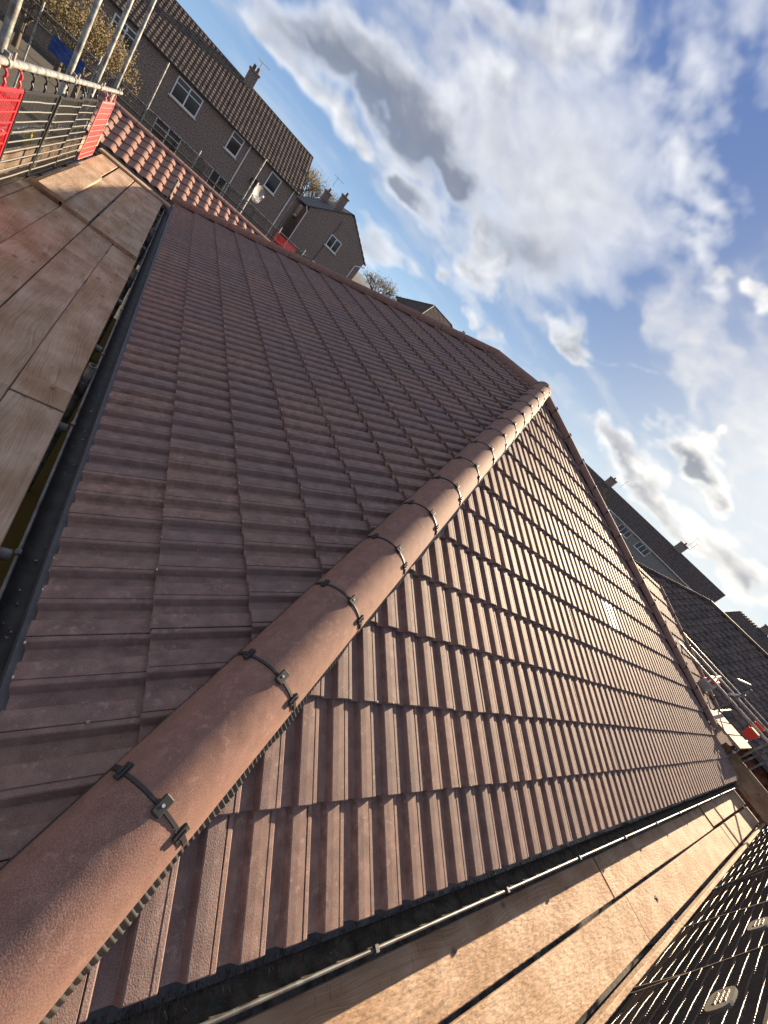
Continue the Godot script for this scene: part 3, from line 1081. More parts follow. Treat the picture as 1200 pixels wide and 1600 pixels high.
	for i in 16:
		for j in 6:
			var f := func(ii: int, jj: int) -> Vector3:
				var aa := TAU * ii / 16.0
				var b := PI * 0.5 * jj / 6.0
				return a1 + Vector3(cos(aa) * cos(b) * 0.150, sin(b) * 0.150 + 0.0, sin(aa) * cos(b) * 0.150)
			quad(st, f.call(i, j), f.call(i, j + 1), f.call(i + 1, j + 1), f.call(i + 1, j))
	obj("apex_cap", st, M["hip_b"], house)
	corrugated(house, a0, a1, 1.0, 0.142, frR.basis.y, 0.018)
	corrugated(house, a0, a1, -1.0, 0.142, frL.basis.y, -0.004)
	# walls, fascia and soffit
	st = ST()
	box(st, Vector3(RIGHT_LEN * 0.5, 1.10, -len_l * 0.5), Vector3(RIGHT_LEN - 0.9, 2.2, len_l - 0.9))
	obj("wall", st, M["pebbledash"], house)
	st = ST()
	box(st, Vector3(RIGHT_LEN * 0.5 + 0.05, 2.29, -0.075), Vector3(RIGHT_LEN - 0.14, 0.2, 0.022))
	obj("fascia", st, M["black_plastic"], house)
	st = ST()
	box(st, Vector3(0.075, 2.29, -len_l * 0.5), Vector3(0.022, 0.2, len_l - 0.11))
	obj("fascia", st, M["black_plastic"], house)
	st = ST()
	box(st, Vector3(RIGHT_LEN * 0.5, 2.205, -len_l * 0.5), Vector3(RIGHT_LEN - 0.2, 0.01, len_l - 0.2))
	obj("soffit", st, M["black_plastic"], house)
	# eave trays
	st = ST()
	quad(st, Vector3(-0.016, EAVE - 0.050, 0.02), Vector3(0.10, EAVE - 0.030, -0.10), Vector3(0.10, EAVE - 0.030, -len_l), Vector3(-0.016, EAVE - 0.050, -len_l))
	quad(st, Vector3(-0.016, EAVE - 0.050, 0.02), Vector3(-0.016, EAVE - 0.050, -len_l), Vector3(-0.019, EAVE - 0.085, -len_l), Vector3(-0.019, EAVE - 0.085, 0.02))
	obj("eave_tray", st, M["tray"], house)
	st = ST()
	quad(st, Vector3(-0.02, EAVE - 0.056, 0.018), Vector3(RIGHT_LEN, EAVE - 0.056, 0.018), Vector3(RIGHT_LEN, EAVE - 0.034, -0.10), Vector3(0.10, EAVE - 0.034, -0.10))
	quad(st, Vector3(-0.02, EAVE - 0.056, 0.018), Vector3(-0.02, EAVE - 0.095, 0.022), Vector3(RIGHT_LEN, EAVE - 0.095, 0.022), Vector3(RIGHT_LEN, EAVE - 0.056, 0.018))
	obj("eave_tray", st, M["black_plastic"], house)
	gutter(house, Vector3(-0.042, 2.415, 0.06), Vector3(-0.042, 2.405, -len_l - 0.05), Vector3(-1, 0, 0), 0.058, "gutter_dark")
	gutter(house, Vector3(-0.10, 2.425, 0.026), Vector3(RIGHT_LEN + 0.02, 2.425, 0.026), Vector3(0, 0, 1), 0.058, "gutter_inside")
	# comb of bristles that closes the gap under the lowest course
	st = ST()
	for i in 9000:
		var x := 0.05 + pow(rng.randf(), 1.5) * (RIGHT_LEN - 0.2)
		var p := Vector3(x, EAVE - rng.randf_range(0.040, 0.085), rng.randf_range(-0.005, 0.030))
		var d := Vector3(rng.randf_range(-0.022, 0.022), rng.randf_range(-0.030, 0.016), rng.randf_range(0.006, 0.040))
		tri(st, p - Vector3(0.0012, 0, 0), p + Vector3(0.0012, 0, 0), p + d)
		tri(st, p - Vector3(0, 0.0012, 0), p + d, p + Vector3(0, 0.0012, 0))
	var br := obj("bristles", st, M["bristle"], house)
	br.set_meta("kind", "stuff")
	# bits of grit on the shaded tiles
	for g in [[0.19, -0.60, 0.007], [0.17, -0.66, 0.004], [0.45, -1.30, 0.004]]:
		st = ST()
		st.set_smooth_group(-1)
		var c := Vector3(g[0], EAVE + g[0] * PITCH + 0.004, g[1])
		for i in 6:
			var a0_ := TAU * i / 6.0
			var a1_ := TAU * (i + 1) / 6.0
			tri(st, c + Vector3(0, g[2] * 1.1, 0), c + Vector3(cos(a1_), rng.randf_range(-0.2, 0.2), sin(a1_)) * g[2], c + Vector3(cos(a0_), 0.0, sin(a0_)) * g[2])
		var o := obj("mortar_crumb", st, M["crumb"], self)
		tag(o, ["larger mortar crumb lying on the shaded tiles beside the gutter", "smaller mortar crumb lying beside the larger one on shaded tiles", "tiny mortar crumb on the second course of shaded tiles"][int(g[2] < 0.005) + int(g[0] > 0.4)], "crumb")

func gutter(house: Node, p: Vector3, q: Vector3, out: Vector3, r: float, lining: String) -> void:
	var d := (q - p)
	var ln := d.length()
	d = d.normalized()
	var st := ST()
	var inn := ST()
	var seg := 14
	for i in seg:
		var a0 := PI * i / seg
		var a1 := PI * (i + 1) / seg
		var o0 := out * cos(a0) + Vector3.DOWN * sin(a0)
		var o1 := out * cos(a1) + Vector3.DOWN * sin(a1)
		st.set_smooth_group(2)
		quad(st, p + o0 * r, p + o1 * r, q + o1 * r, q + o0 * r)
		inn.set_smooth_group(2)
		quad(inn, p + o0 * (r - 0.003), q + o0 * (r - 0.003), q + o1 * (r - 0.003), p + o1 * (r - 0.003))
	st.set_smooth_group(-1)
	# rolled lip
	tube(st, p + out * (r + 0.001), q + out * (r + 0.001), 0.0068, 10)
	tube(st, p - out * (r - 0.002), q - out * (r - 0.002), 0.003, 6)
	var g := obj("gutter", st, M["gutter"], house)
	obj("lining", inn, M[lining], g)
	var k := 0.42
	while k < ln:
		st = ST()
		var c := p + d * k
		for i in seg:
			var a0 := PI * i / seg
			var a1 := PI * (i + 1) / seg
			var o0 := out * cos(a0) + Vector3.DOWN * sin(a0)
			var o1 := out * cos(a1) + Vector3.DOWN * sin(a1)
			quad(st, c - d * 0.012 + o0 * (r + 0.004), c - d * 0.012 + o1 * (r + 0.004), c + d * 0.012 + o1 * (r + 0.004), c + d * 0.012 + o0 * (r + 0.004))
		box(st, c + out * (r + 0.002) + Vector3(0, 0.006, 0), Vector3(0.020, 0.016, 0.024), frame_of(Vector3.UP) if absf(out.x) > 0.5 else Basis(d, Vector3.UP, out), 0.002)
		obj("bracket", st, M["gutter"], g)
		k += 0.95
	# debris in the trough
	st = ST()
	for i in 160:
		var c := p + d * (pow(rng.randf(), 1.6) * ln) + Vector3.DOWN * (r - 0.010) + out * rng.randf_range(-0.025, 0.025)
		var u := Vector3(rng.randf_range(-1, 1), rng.randf_range(-0.3, 0.6), rng.randf_range(-1, 1)) * rng.randf_range(0.004, 0.012)
		var v := Vector3(rng.randf_range(-1, 1), rng.randf_range(-0.3, 0.6), rng.randf_range(-1, 1)) * rng.randf_range(0.004, 0.012)
		tri(st, c, c + u, c + v)
		tri(st, c, c + v, c - u * 0.6)
	var o := obj("debris", st, M["crumb"], g)
	o.set_meta("kind", "stuff")

# ------------------------------------------------------------------ scaffold round the bungalow
func coupler(s: SurfaceTool, c: Vector3, axis: Vector3) -> void:
	var b := frame_of(axis)
	tube(s, c - b.y * 0.028, c + b.y * 0.028, 0.034, 10)
	box(s, c + b.x * 0.040, Vector3(0.034, 0.044, 0.034), b, 0.004)
	tube(s, c + b.x * 0.03 + b.z * 0.030, c + b.x * 0.085 + b.z * 0.030, 0.009, 6)

func build_scaffold() -> void:
	var sc := thing("scaffold", Vector3(-1.25, 0, -5), "galvanised tube scaffold beside the shaded gutter with standards rising past the handrail", "scaffold")
	var o := sc.position
	var R := 0.0242
	# outer standards
	for z in [-0.9, -2.6, -4.43, -6.41, -7.88, -9.44]:
		var st := ST()
		var tp := 5.4 if z > -9.0 else 4.62
		pipe(st, Vector3(-1.26, 0, z) - o, Vector3(-1.26, tp, z) - o, R)
		obj("standard", st, M["galvanised"], sc)
	# inner standards whose open mouths end beside the gutter
	for a in [[-0.125, -1.0, 2.47], [-0.128, -2.83, 2.50], [-0.130, -5.15, 2.50], [-0.128, -7.25, 2.52], [-0.13, -10.2, 2.9]]:
		var st := ST()
		pipe(st, Vector3(a[0], 0, a[1]) - o, Vector3(a[0], a[2], a[1]) - o, R)
		coupler(st, Vector3(a[0], 2.34, a[1]) - o, Vector3.UP)
		obj("standard", st, M["steel_dull"], sc)
	for a in [[-1.215, 3.365], [-1.225, 2.88]]:
		var st := ST()
		tube(st, Vector3(a[0], a[1], 1.5) - o, Vector3(a[0], a[1], -9.75) - o, R, 16)
		for z in [-2.6, -4.43, -6.41, -7.88, -9.44]:
			coupler(st, Vector3(a[0], a[1], z + 0.045) - o, Vector3(0, 0, 1))
		obj("handrail", st, M["galvanised"], sc)
	for x in [-0.18, -1.22]:
		var st := ST()
		tube(st, Vector3(x, 2.30, 1.5) - o, Vector3(x, 2.30, -10.4) - o, R, 12)
		obj("ledger", st, M["steel_dull"], sc)
	for z in [-0.45, -1.35, -2.3, -3.4, -4.5, -5.6, -6.7, -7.9, -9.2, -10.1]:
		var st := ST()
		tube(st, Vector3(-1.4, 2.348, z) - o, Vector3(-0.115, 2.348, z) - o, R, 12)
		obj("transom", st, M["steel_dull"], sc)
	var st3 := ST()
	box(st3, Vector3(0.0, 1.35, -3.6) - o, Vector3(0.5, 0.03, 6.0))
	obj("yellow_ledger_board", st3, M["yellow_board"], sc)
	# deck boards
	var nm := ["nearest the black gutter", "second from the black gutter", "third from the black gutter", "fourth from the black gutter"]
	var xs := [-0.155, -0.397, -0.641, -0.884]
	for i in 4:
		var w := 0.238
		var x: float = xs[i] - w * 0.5
		if i == 0:
			one_board("scaffold_board", Vector3(x, 2.412, 0.0), w, 4.66, Vector3(0, 0, 1), M["board_2"], "pale grey-brown scaffold board beside the black gutter, nearest the camera", "left deck boards")
			one_board("scaffold_board", Vector3(x, 2.412, -4.25), w, 3.80, Vector3(0, 0, 1), M["board_0"], "reddish scaffold board beside the black gutter, before the overlap step", "left deck boards")
		else:
			one_board("scaffold_board", Vector3(x, 2.412, -2.0), w, 8.0 + i * 0.05, Vector3(0, 0, 1), M["board_%d" % ((i % 2) * 2)], "shaded scaffold board %s, on the near side of the overlap" % nm[i], "left deck boards")
		one_board("scaffold_board", Vector3(x + [-0.01, 0.012, 0.0, -0.02][i], 2.452, -7.95 - i * 0.03), w, 4.4, Vector3(0, 0, 1), M["board_%d" % (((i + 1) % 2) * 2)], "overlapping scaffold board %s, on the far side of the step" % nm[i], "left deck boards")
	one_board("scaffold_board", Vector3(-1.232, 2.412, -2.0), 0.215, 8.4, Vector3(0, 0, 1), M["board_2"], "outermost scaffold board under the black mesh guards, near side", "left deck boards")
	one_board("scaffold_board", Vector3(-0.98, 2.492, -6.9), 0.225, 2.2, Vector3(0, 0, 1), M["board_2"], "short loose scaffold board laid on top beside the black mesh guards", "left deck boards")
	one_board("scaffold_board", Vector3(-0.62, 2.492, -9.95), 0.225, 1.15, Vector3(1, 0, 0.05), M["board_2"], "short scaffold board laid crosswise at the far end of the deck", "left deck boards")
	one_board("toe_board", Vector3(-1.252, 2.56, -5.2), 0.20, 9.8, Vector3(0, 0, 1), M["board_2"], "pale toe board standing on edge behind the black mesh guards", "", 0.030, Vector3(1, 0, 0))
	# guards along the outer edge
	mat("guard_deep", lin(0.018, 0.018, 0.018), 0.4)
	mat("guard_grey", lin(0.17, 0.17, 0.165), 0.5)  # lighter grey for the bars of the left black guards
	var gb := guard(1.02, 0.80, M["guard_deep"], 0.012, false, false, M["guard_grey"])
	var gr := guard(0.90, 0.80, M["guard_red"], 0.012, false)
	var gp := guard(1.05, 0.80, M["guard_pink"], 0.012, false)
	put_guard(gr, Vector3(-1.185, 2.43, -4.36), PI * 0.5, "bright red mesh brick guard hooked on the handrail at the picture edge", "left guards")
	put_guard(gb, Vector3(-1.185, 2.43, -5.36), PI * 0.5, "black mesh brick guard hanging directly beside the bright red one", "left guards")
	put_guard(gb, Vector3(-1.185, 2.43, -6.40), PI * 0.5, "black mesh brick guard second from the bright red one", "left guards", 0.02)
	put_guard(gb, Vector3(-1.185, 2.43, -7.44), PI * 0.5, "black mesh brick guard next to the faded pink one", "left guards", -0.015)
	put_guard(gp, Vector3(-1.185, 2.43, -8.75), PI * 0.5, "faded pinkish red mesh brick guard at the end of the handrail", "left guards")
	var lv := ST()
	box(lv, Vector3(0, 0.3, 0), Vector3(0.05, 0.6, 0.025), Basis.IDENTITY, 0.004)
	var l := obj("spirit_level", lv, M["yellow_paint"], self)
	l.position = Vector3(-1.33, 2.10, -6.60)
	l.rotation = Vector3(0.10, 0, 0.1)
	tag(l, "yellow strip standing behind the black mesh guards", "level")
	for g in [gb, gr, gp]:
		g.free()

	# ---- deck along the sunlit eave
	var sd := thing("scaffold", Vector3(5, 0, 0.7), "tube scaffold carrying the sunlit board deck along the pale gutter", "scaffold")
	o = sd.position
	for x in [0.4, 2.5, 4.6, 6.7, 8.8, 10.9]:
		var st := ST()
		tube(st, Vector3(x, 0, 0.735) - o, Vector3(x, 3.32, 0.735) - o, R, 12)
		obj("standard", st, M["steel_dull"], sd)
		st = ST()
		tube(st, Vector3(x + 0.06, 2.222, 0.85) - o, Vector3(x + 0.06, 2.222, 0.06) - o, R, 12)
		obj("transom", st, M["steel_dull"], sd)
	for a in [[3.26, 0.700], [2.16, 0.690], [2.16, 0.16]]:
		var st := ST()
		tube(st, Vector3(-0.6, a[0], a[1]) - o, Vector3(11.2, a[0], a[1]) - o, R, 12)
		obj("ledger", st, M["steel_dull"], sd)
	var y := 2.29
	one_board("scaffold_board", Vector3(1.63, y, 0.226), 0.238, 4.1, Vector3(1, 0, 0), M["board_3"], "inner board along the pale gutter half in the roof's shadow, camera end", "right deck boards")
	one_board("scaffold_board", Vector3(5.65, y, 0.228), 0.238, 3.88, Vector3(1, 0, 0), M["board_1"], "inner board along the pale gutter half in shadow, middle of the deck", "right deck boards")
	one_board("scaffold_board", Vector3(9.25, y + 0.012, 0.215), 0.235, 3.25, Vector3(1, 0, 0), M["board_1"], "inner board along the pale gutter at the far end of the deck", "right deck boards")
	one_board("scaffold_board", Vector3(1.63, y, 0.486), 0.240, 4.5, Vector3(1, 0, 0), M["board_1"], "outer sunlit board beside the black mesh guards, camera end", "right deck boards")
	one_board("scaffold_board", Vector3(5.96, y, 0.486), 0.240, 4.12, Vector3(1, 0, 0), M["board_3"], "outer sunlit board with a dark blotch beside the black mesh guards", "right deck boards")
	one_board("scaffold_board", Vector3(9.46, y, 0.486), 0.240, 2.84, Vector3(1, 0, 0), M["board_1"], "outer sunlit board beside the black mesh guards, far end of deck", "right deck boards")
	one_board("toe_board", Vector3(5.2, y + 0.03, 0.632), 0.07, 11.4, Vector3(1, 0, 0), M["board_1"], "thin pale toe board on edge inside the black mesh guards", "", 0.028, Vector3(0, 0, -1))
	# blotch of bitumen and a bit of debris on the boards
	var bl := ST()
	for i in 9:
		var a0 := TAU * i / 9.0
		var a1 := TAU * (i + 1) / 9.0
		var r0 := 0.020 + 0.009 * sin(i * 2.7)
		var r1 := 0.020 + 0.009 * sin(((i + 1) % 9) * 2.7)
		tri(bl, Vector3(0, 0.006, 0), Vector3(cos(a1) * r1 * 1.5, 0, sin(a1) * r1), Vector3(cos(a0) * r0 * 1.5, 0, sin(a0) * r0))
	var b := obj("bitumen_lump", bl, M["felt"], self)
	b.position = Vector3(4.42, y + 0.001, 0.475)
	tag(b, "small black lump stuck on the outer sunlit board", "lump")
	M["plate"] = mat("plate", lin(0.085, 0.085, 0.082), 0.4)
	var g1 := guard(1.22, 0.92, M["guard_black"], 0.010, true, true, M["guard_deep"])
	var g2 := guard(1.22, 0.92, M["guard_black"], 0.014, true, true, M["guard_deep"])
	var gl := ["at the bottom edge of the picture", "second along from the camera", "third along from the camera", "fourth along from the camera", "fifth along from the camera", "sixth along from the camera", "seventh along from the camera", "at the far end of the sunlit deck"]
	for i in 8:
		put_guard(g1 if i % 2 == 0 else g2, Vector3(1.30 + i * 1.245, y + 0.03, 0.662 + 0.012 * (i % 2)), PI, "black mesh brick guard by the sunlit deck, " + gl[i], "right guards", 0.03 * sin(i * 2.0))
	g1.free()
	g2.free()
	# boards on edge closing the end of the deck
	one_board("toe_board", Vector3(10.965, 2.54, 0.30), 0.36, 1.7, Vector3(0, 0, 1), M["board_1"], "dark brown board on edge closing the far end of the sunlit deck", "", 0.038, Vector3(-1, 0, 0))
	# raised boards over the far corner of the roof
	for i in 3:
		one_board("scaffold_board", Vector3(11.05 - i * 0.10, 2.93, -0.46 - i * 0.245), 0.228, 1.75, Vector3(1, 0, 0.0), M["board_%d" % i], ["bright raised scaffold board over the roof corner, front one", "bright raised scaffold board over the roof corner, middle one", "bright raised scaffold board over the roof corner, rear one"][i], "raised boards", 0.045)
	var rs := thing("scaffold", Vector3(11.4, 0, -0.7), "tube scaffold with long rails beyond the far corner of the sunlit roof", "scaffold")
	o = rs.position
	for a in [[10.35, -0.35], [11.75, -0.30], [11.75, -1.15], [13.4, -0.1], [15.2, -0.3]]:
		var st := ST()
		tube(st, Vector3(a[0], 0, a[1]) - o, Vector3(a[0], 2.86 if a[0] < 11 else 3.7, a[1]) - o, R, 10)
		obj("standard", st, M["steel_dull"], rs)
	for a in [[3.35, -1.2], [3.65, -1.35], [2.80, -0.34], [2.80, -1.05]]:
		var st := ST()
		tube(st, Vector3(10.2 if a[0] < 3 else 11.2, a[0], a[1]) - o, Vector3(16.5, a[0], a[1] - 0.4) - o, R, 10)
		obj("rail", st, M["galvanised"], rs)
	for x in [11.0, 13.3, 15.6]:
		var st := ST()
		tube(st, Vector3(x, 3.30, 0.4) - o, Vector3(x, 3.30, -5.5) - o, R, 10)
		obj("rail", st, M["galvanised"], rs)

# ------------------------------------------------------------------ surroundings
func build_ground() -> void:
	var st := ST()
	quad(st, Vector3(-400, 0, -400), Vector3(400, 0, -400), Vector3(400, 0, 400), Vector3(-400, 0, 400))
	var g := obj("ground", st, M["ground"], self)
	structure(g)

func build_terrace() -> void:
	# long pebbledashed terrace facing the camera across the gardens
	var zf := -43.5
	var x0 := -16.0
	var x1 := 7.45
	var h := 5.0
	var dep := 7.8
	var t := thing("terrace_house", Vector3((x0 + x1) * 0.5, 0, zf), "long pebbledashed terrace house with pantile roof behind the lower pink roof", "house")
	var o := t.position
	var st := ST()
	box(st, Vector3((x0 + x1) * 0.5, h * 0.5, zf - dep * 0.5) - o, Vector3(x1 - x0, h, dep))
	# gable ends
	for x in [x0, x1]:
		tri(st, Vector3(x, h, zf) - o, Vector3(x, 7.75, zf - dep * 0.5) - o, Vector3(x, h, zf - dep) - o)
	obj("wall", st, M["pebbledash"], t)
	var pit := atan2(2.85, dep * 0.5)
	var ln := Vector2(2.85, dep * 0.5).length() + 0.30
	var fr := slope_frame(Vector3(0, h - 0.12, zf + 0.22) - o, Vector3(1, 0, 0), pit)
	var rf := obj("roof", pantile_sheet(fr, x0 - 0.1, x1 + 0.15, ln, 0.30, 0.33, 0.055), M["far_tile"], t)
	st = ST()
	quad(st, Vector3(x0 - 0.1, 7.8, zf - dep * 0.5) - o, Vector3(x1 + 0.15, 7.8, zf - dep * 0.5) - o, Vector3(x1 + 0.15, h - 0.1, zf - dep - 0.2) - o, Vector3(x0 - 0.1, h - 0.1, zf - dep - 0.2) - o)
	obj("back_roof", st, M["dark_tile"], t)
	st = ST()
	tube(st, Vector3(x0 - 0.1, 7.86, zf - dep * 0.5) - o, Vector3(x1 + 0.15, 7.86, zf - dep * 0.5) - o, 0.11, 10)
	obj("ridge", st, M["far_tile"], rf)
	st = ST()
	tube(st, Vector3(x0, h - 0.14, zf + 0.28) - o, Vector3(x1 + 0.1, h - 0.14, zf + 0.28) - o, 0.06, 8)
	obj("gutter", st, M["black_plastic"], t)
	var wf := func(x: float, y: float) -> Transform3D:
		return Transform3D(Basis.IDENTITY, Vector3(x, y, zf) - o)
	window(t, wf.call(-1.53, 4.02), 1.78, 1.28, 2, true)
	window(t, wf.call(2.12, 4.10), 0.90, 1.36, 1, true)
	window(t, wf.call(5.52, 4.08), 0.95, 1.22, 1)
	window(t, wf.call(-5.6, 3.9), 1.5, 1.28, 2, true)
	window(t, wf.call(-9.6, 3.9), 1.5, 1.28, 2, true)
	window(t, wf.call(-1.6, 1.05), 1.8, 1.4, 2, true)
	window(t, wf.call(2.3, 1.05), 1.2, 1.4, 2)
	downpipe(t, [Vector3(3.05, 4.85, zf + 0.2) - o, Vector3(3.05, 4.6, zf + 0.07) - o, Vector3(3.05, 0, zf + 0.07) - o])
	downpipe(t, [Vector3(7.1, 4.85, zf + 0.2) - o, Vector3(7.1, 4.6, zf + 0.07) - o, Vector3(7.1, 0, zf + 0.07) - o])
	chimney(t, Vector3(1.2, 7.4, zf - dep * 0.5) - o, 0.75, 0.6, 1.35, 2)
	aerial(t, Vector3(1.35, 8.7, zf - dep * 0.5) - o, 1.0, Vector3(0.8, 0, 0.6))
	# dish on the wall
	st = ST()
	st.set_smooth_group(7)
	var c := Vector3(4.35, 3.05, zf + 0.35) - o
	for i in 16:
		for j in 4:
			var f := func(ii: int, jj: int) -> Vector3:
				var r := 0.34 * jj / 4.0
				return c + Vector3(cos(TAU * ii / 16.0) * r, sin(TAU * ii / 16.0) * r * 1.05, r * r * 0.9)
			quad(st, f.call(i, j), f.call(i + 1, j), f.call(i + 1, j + 1), f.call(i, j + 1))
	tube(st, c - Vector3(0, 0, 0.35), c, 0.03, 6)
	obj("satellite_dish", st, M["black_plastic"], t)

func build_gable_house() -> void:
	var zf := -45.0
	var xl := 9.06
	var xr := 15.75
	var dep := 7.5
	var h := 4.88
	var xm := (xl + xr) * 0.5
	var ya := 6.98
	var t := thing("gable_house", Vector3(xm, 0, zf), "grey-brown gable-fronted house with one white window beside the long terrace", "house")
	var o := t.position
	var st := ST()
	prism(st, PackedVector2Array([Vector2(xl, 0), Vector2(xr, 0), Vector2(xr, h), Vector2(xm + 0.35, ya), Vector2(xm - 0.35, ya), Vector2(xl, h)]), -o, Basis.IDENTITY, zf - dep, zf)
	obj("wall", st, M["pebbledash"], t)
	for sg in [-1.0, 1.0]:
		st = ST()
		var ex: float = (xl - 0.25) if sg < 0 else (xr + 0.25)
		var sl := Vector3(xm - ex, ya - h + 0.25, 0)
		var e := Vector3(ex, h - 0.12, 0)
		for r in 8:
			# stepped courses of slates
			var a := e + sl * (r / 8.0)
			var b := e + sl * ((r + 1) / 8.0)
			var n := Vector3(0, 0.10, 0)
			quad(st, a + n + Vector3(0, 0, zf + 0.08) - o, b + n * 0.55 + Vector3(0, 0, zf + 0.08) - o, b + n * 0.55 + Vector3(0, 0, zf - dep) - o, a + n + Vector3(0, 0, zf - dep) - o)
			quad(st, a + Vector3(0, 0, zf + 0.08) - o, a + n + Vector3(0, 0, zf + 0.08) - o, a + n + Vector3(0, 0, zf - dep) - o, a + Vector3(0, 0, zf - dep) - o)
			quad(st, a + Vector3(0, 0, zf + 0.08) - o, b + Vector3(0, 0, zf + 0.08) - o, b + n * 0.55 + Vector3(0, 0, zf + 0.08) - o, a + n + Vector3(0, 0, zf + 0.08) - o)
		obj("roof", st, M["black_slate"], t)
	window(t, Transform3D(Basis.IDENTITY, Vector3(12.4, 4.12, zf) - o), 1.22, 1.08, 2)
	window(t, Transform3D(Basis.IDENTITY, Vector3(12.4, 1.2, zf) - o), 1.4, 1.2, 2)
	window(t, Transform3D(Basis(Vector3(0, 0, 1), Vector3(0, 1, 0), Vector3(-1, 0, 0)), Vector3(xl, 4.0, zf - 3.2) - o), 1.2, 1.0, 2)
	chimney(t, Vector3(11.35, 6.2, zf - 1.6) - o, 0.62, 0.62, 1.45, 1)
	chimney(t, Vector3(11.0, 5.7, zf - 6.4) - o, 0.62, 0.62, 1.45, 1)
	aerial(t, Vector3(11.0, 7.9, zf - 6.4) - o, 0.9, Vector3(0.9, 0, 0.3))
	downpipe(t, [Vector3(xl - 0.3, 4.75, zf + 0.02) - o, Vector3(xl - 0.05, 4.45, zf + 0.06) - o, Vector3(xl - 0.05, 0, zf + 0.06) - o])
	downpipe(t, [Vector3(xl - 0.25, 4.8, zf - dep + 0.4) - o, Vector3(xl - 0.06, 4.5, zf - dep + 0.4) - o, Vector3(xl - 0.06, 0, zf - dep + 0.4) - o])
	downpipe(t, [Vector3(xr + 0.3, 4.8, zf + 0.02) - o, Vector3(xr + 0.3, 4.6, zf + 0.08) - o, Vector3(xr - 0.6, 4.1, zf + 0.08) - o, Vector3(xr - 0.6, 0, zf + 0.08) - o])
	st = ST()
	tube(st, Vector3(11.6, 0, zf + 0.04) - o, Vector3(11.9, 6.1, zf + 0.04) - o, 0.02, 5)
	obj("cable", st, M["black_plastic"], t)

func hip_house(called: String, c: Vector3, hx: float, hz: float, eave: float, ridge: float, half_ridge: float, along_x: bool, wallm: String, roofm: String, label: String) -> Node3D:
	var t := thing(called, c, label, "house")
	var st := ST()
	box(st, Vector3(0, eave * 0.5, 0), Vector3(hx * 2 - 0.6, eave, hz * 2 - 0.6))
	obj("wall", st, M[wallm], t)
	var e := [Vector3(-hx, eave, hz), Vector3(hx, eave, hz), Vector3(hx, eave, -hz), Vector3(-hx, eave, -hz)]
	var ra := Vector3(-half_ridge, ridge, 0) if along_x else Vector3(0, ridge, half_ridge)
	var rb := -ra
	rb.y = ridge
	# each slope as stepped courses
	var faces: Array = []
	if along_x:
		faces = [[e[0], e[1], rb, ra], [e[1], e[2], rb, rb], [e[2], e[3], ra, rb], [e[3], e[0], ra, ra]]
	else:
		faces = [[e[0], e[1], ra, ra], [e[1], e[2], rb, ra], [e[2], e[3], rb, rb], [e[3], e[0], ra, rb]]
	for f in faces:
		st = ST()
		var n := 14
		for r in n:
			var k0 := float(r) / n
			var k1 := float(r + 1) / n
			var a: Vector3 = f[0].lerp(f[3], k0)
			var b: Vector3 = f[1].lerp(f[2], k0)
			var d: Vector3 = f[1].lerp(f[2], k1)
			var g: Vector3 = f[0].lerp(f[3], k1)
			var up := Vector3(0, 0.035, 0)
			var al: Vector3 = (f[1] - f[0]).normalized()
			var wa: float = (a - f[0]).dot(al)
			var wb: float = (b - f[0]).dot(al)
			var ga: float = (g - f[0]).dot(al)
			var gb: float = (d - f[0]).dot(al)
			var row0 := a - al * wa
			var row1 := g - al * ga
			for q in range(int(wa / 0.30), int(wb / 0.30) + 1):
				for hf in 2:
					var u0 := q * 0.30 + hf * 0.165
					var u1 := q * 0.30 + (0.165 if hf == 0 else 0.30)
					var a0 := row0 + al * clampf(u0, wa, wb)
					var a1 := row0 + al * clampf(u1, wa, wb)
					var g0 := row1 + al * clampf(u0, ga, gb)
					var g1 := row1 + al * clampf(u1, ga, gb)
					var lift := 1.6 if hf == 0 else 0.8
					quad(st, a0 + up * lift, g0 + up * (lift - 0.8), g1 + up * (lift - 0.8), a1 + up * lift)
					quad(st, a0 - up, a0 + up * lift, a1 + up * lift, a1 - up)
					if hf == 0:
						quad(st, a1 + up * 1.6, g1 + up * 0.8, g1, a1 + up * 0.8)
		obj("roof", st, M[roofm], t)
	for hp in [[e[0], ra], [e[1], rb if along_x else ra], [e[2], rb], [e[3], ra if along_x else rb], [ra, rb]]:
		st = ST()
		tube(st, hp[0] + Vector3(0, 0.04, 0), hp[1] + Vector3(0, 0.04, 0), 0.085, 8)
		obj("hip", st, M[roofm], t)
	st = ST()
	for k in 4:
		tube(st, e[k] - Vector3(0, 0.08, 0), e[(k + 1) % 4] - Vector3(0, 0.08, 0), 0.055, 8)
	obj("gutter", st, M["black_plastic"], t)
	return t

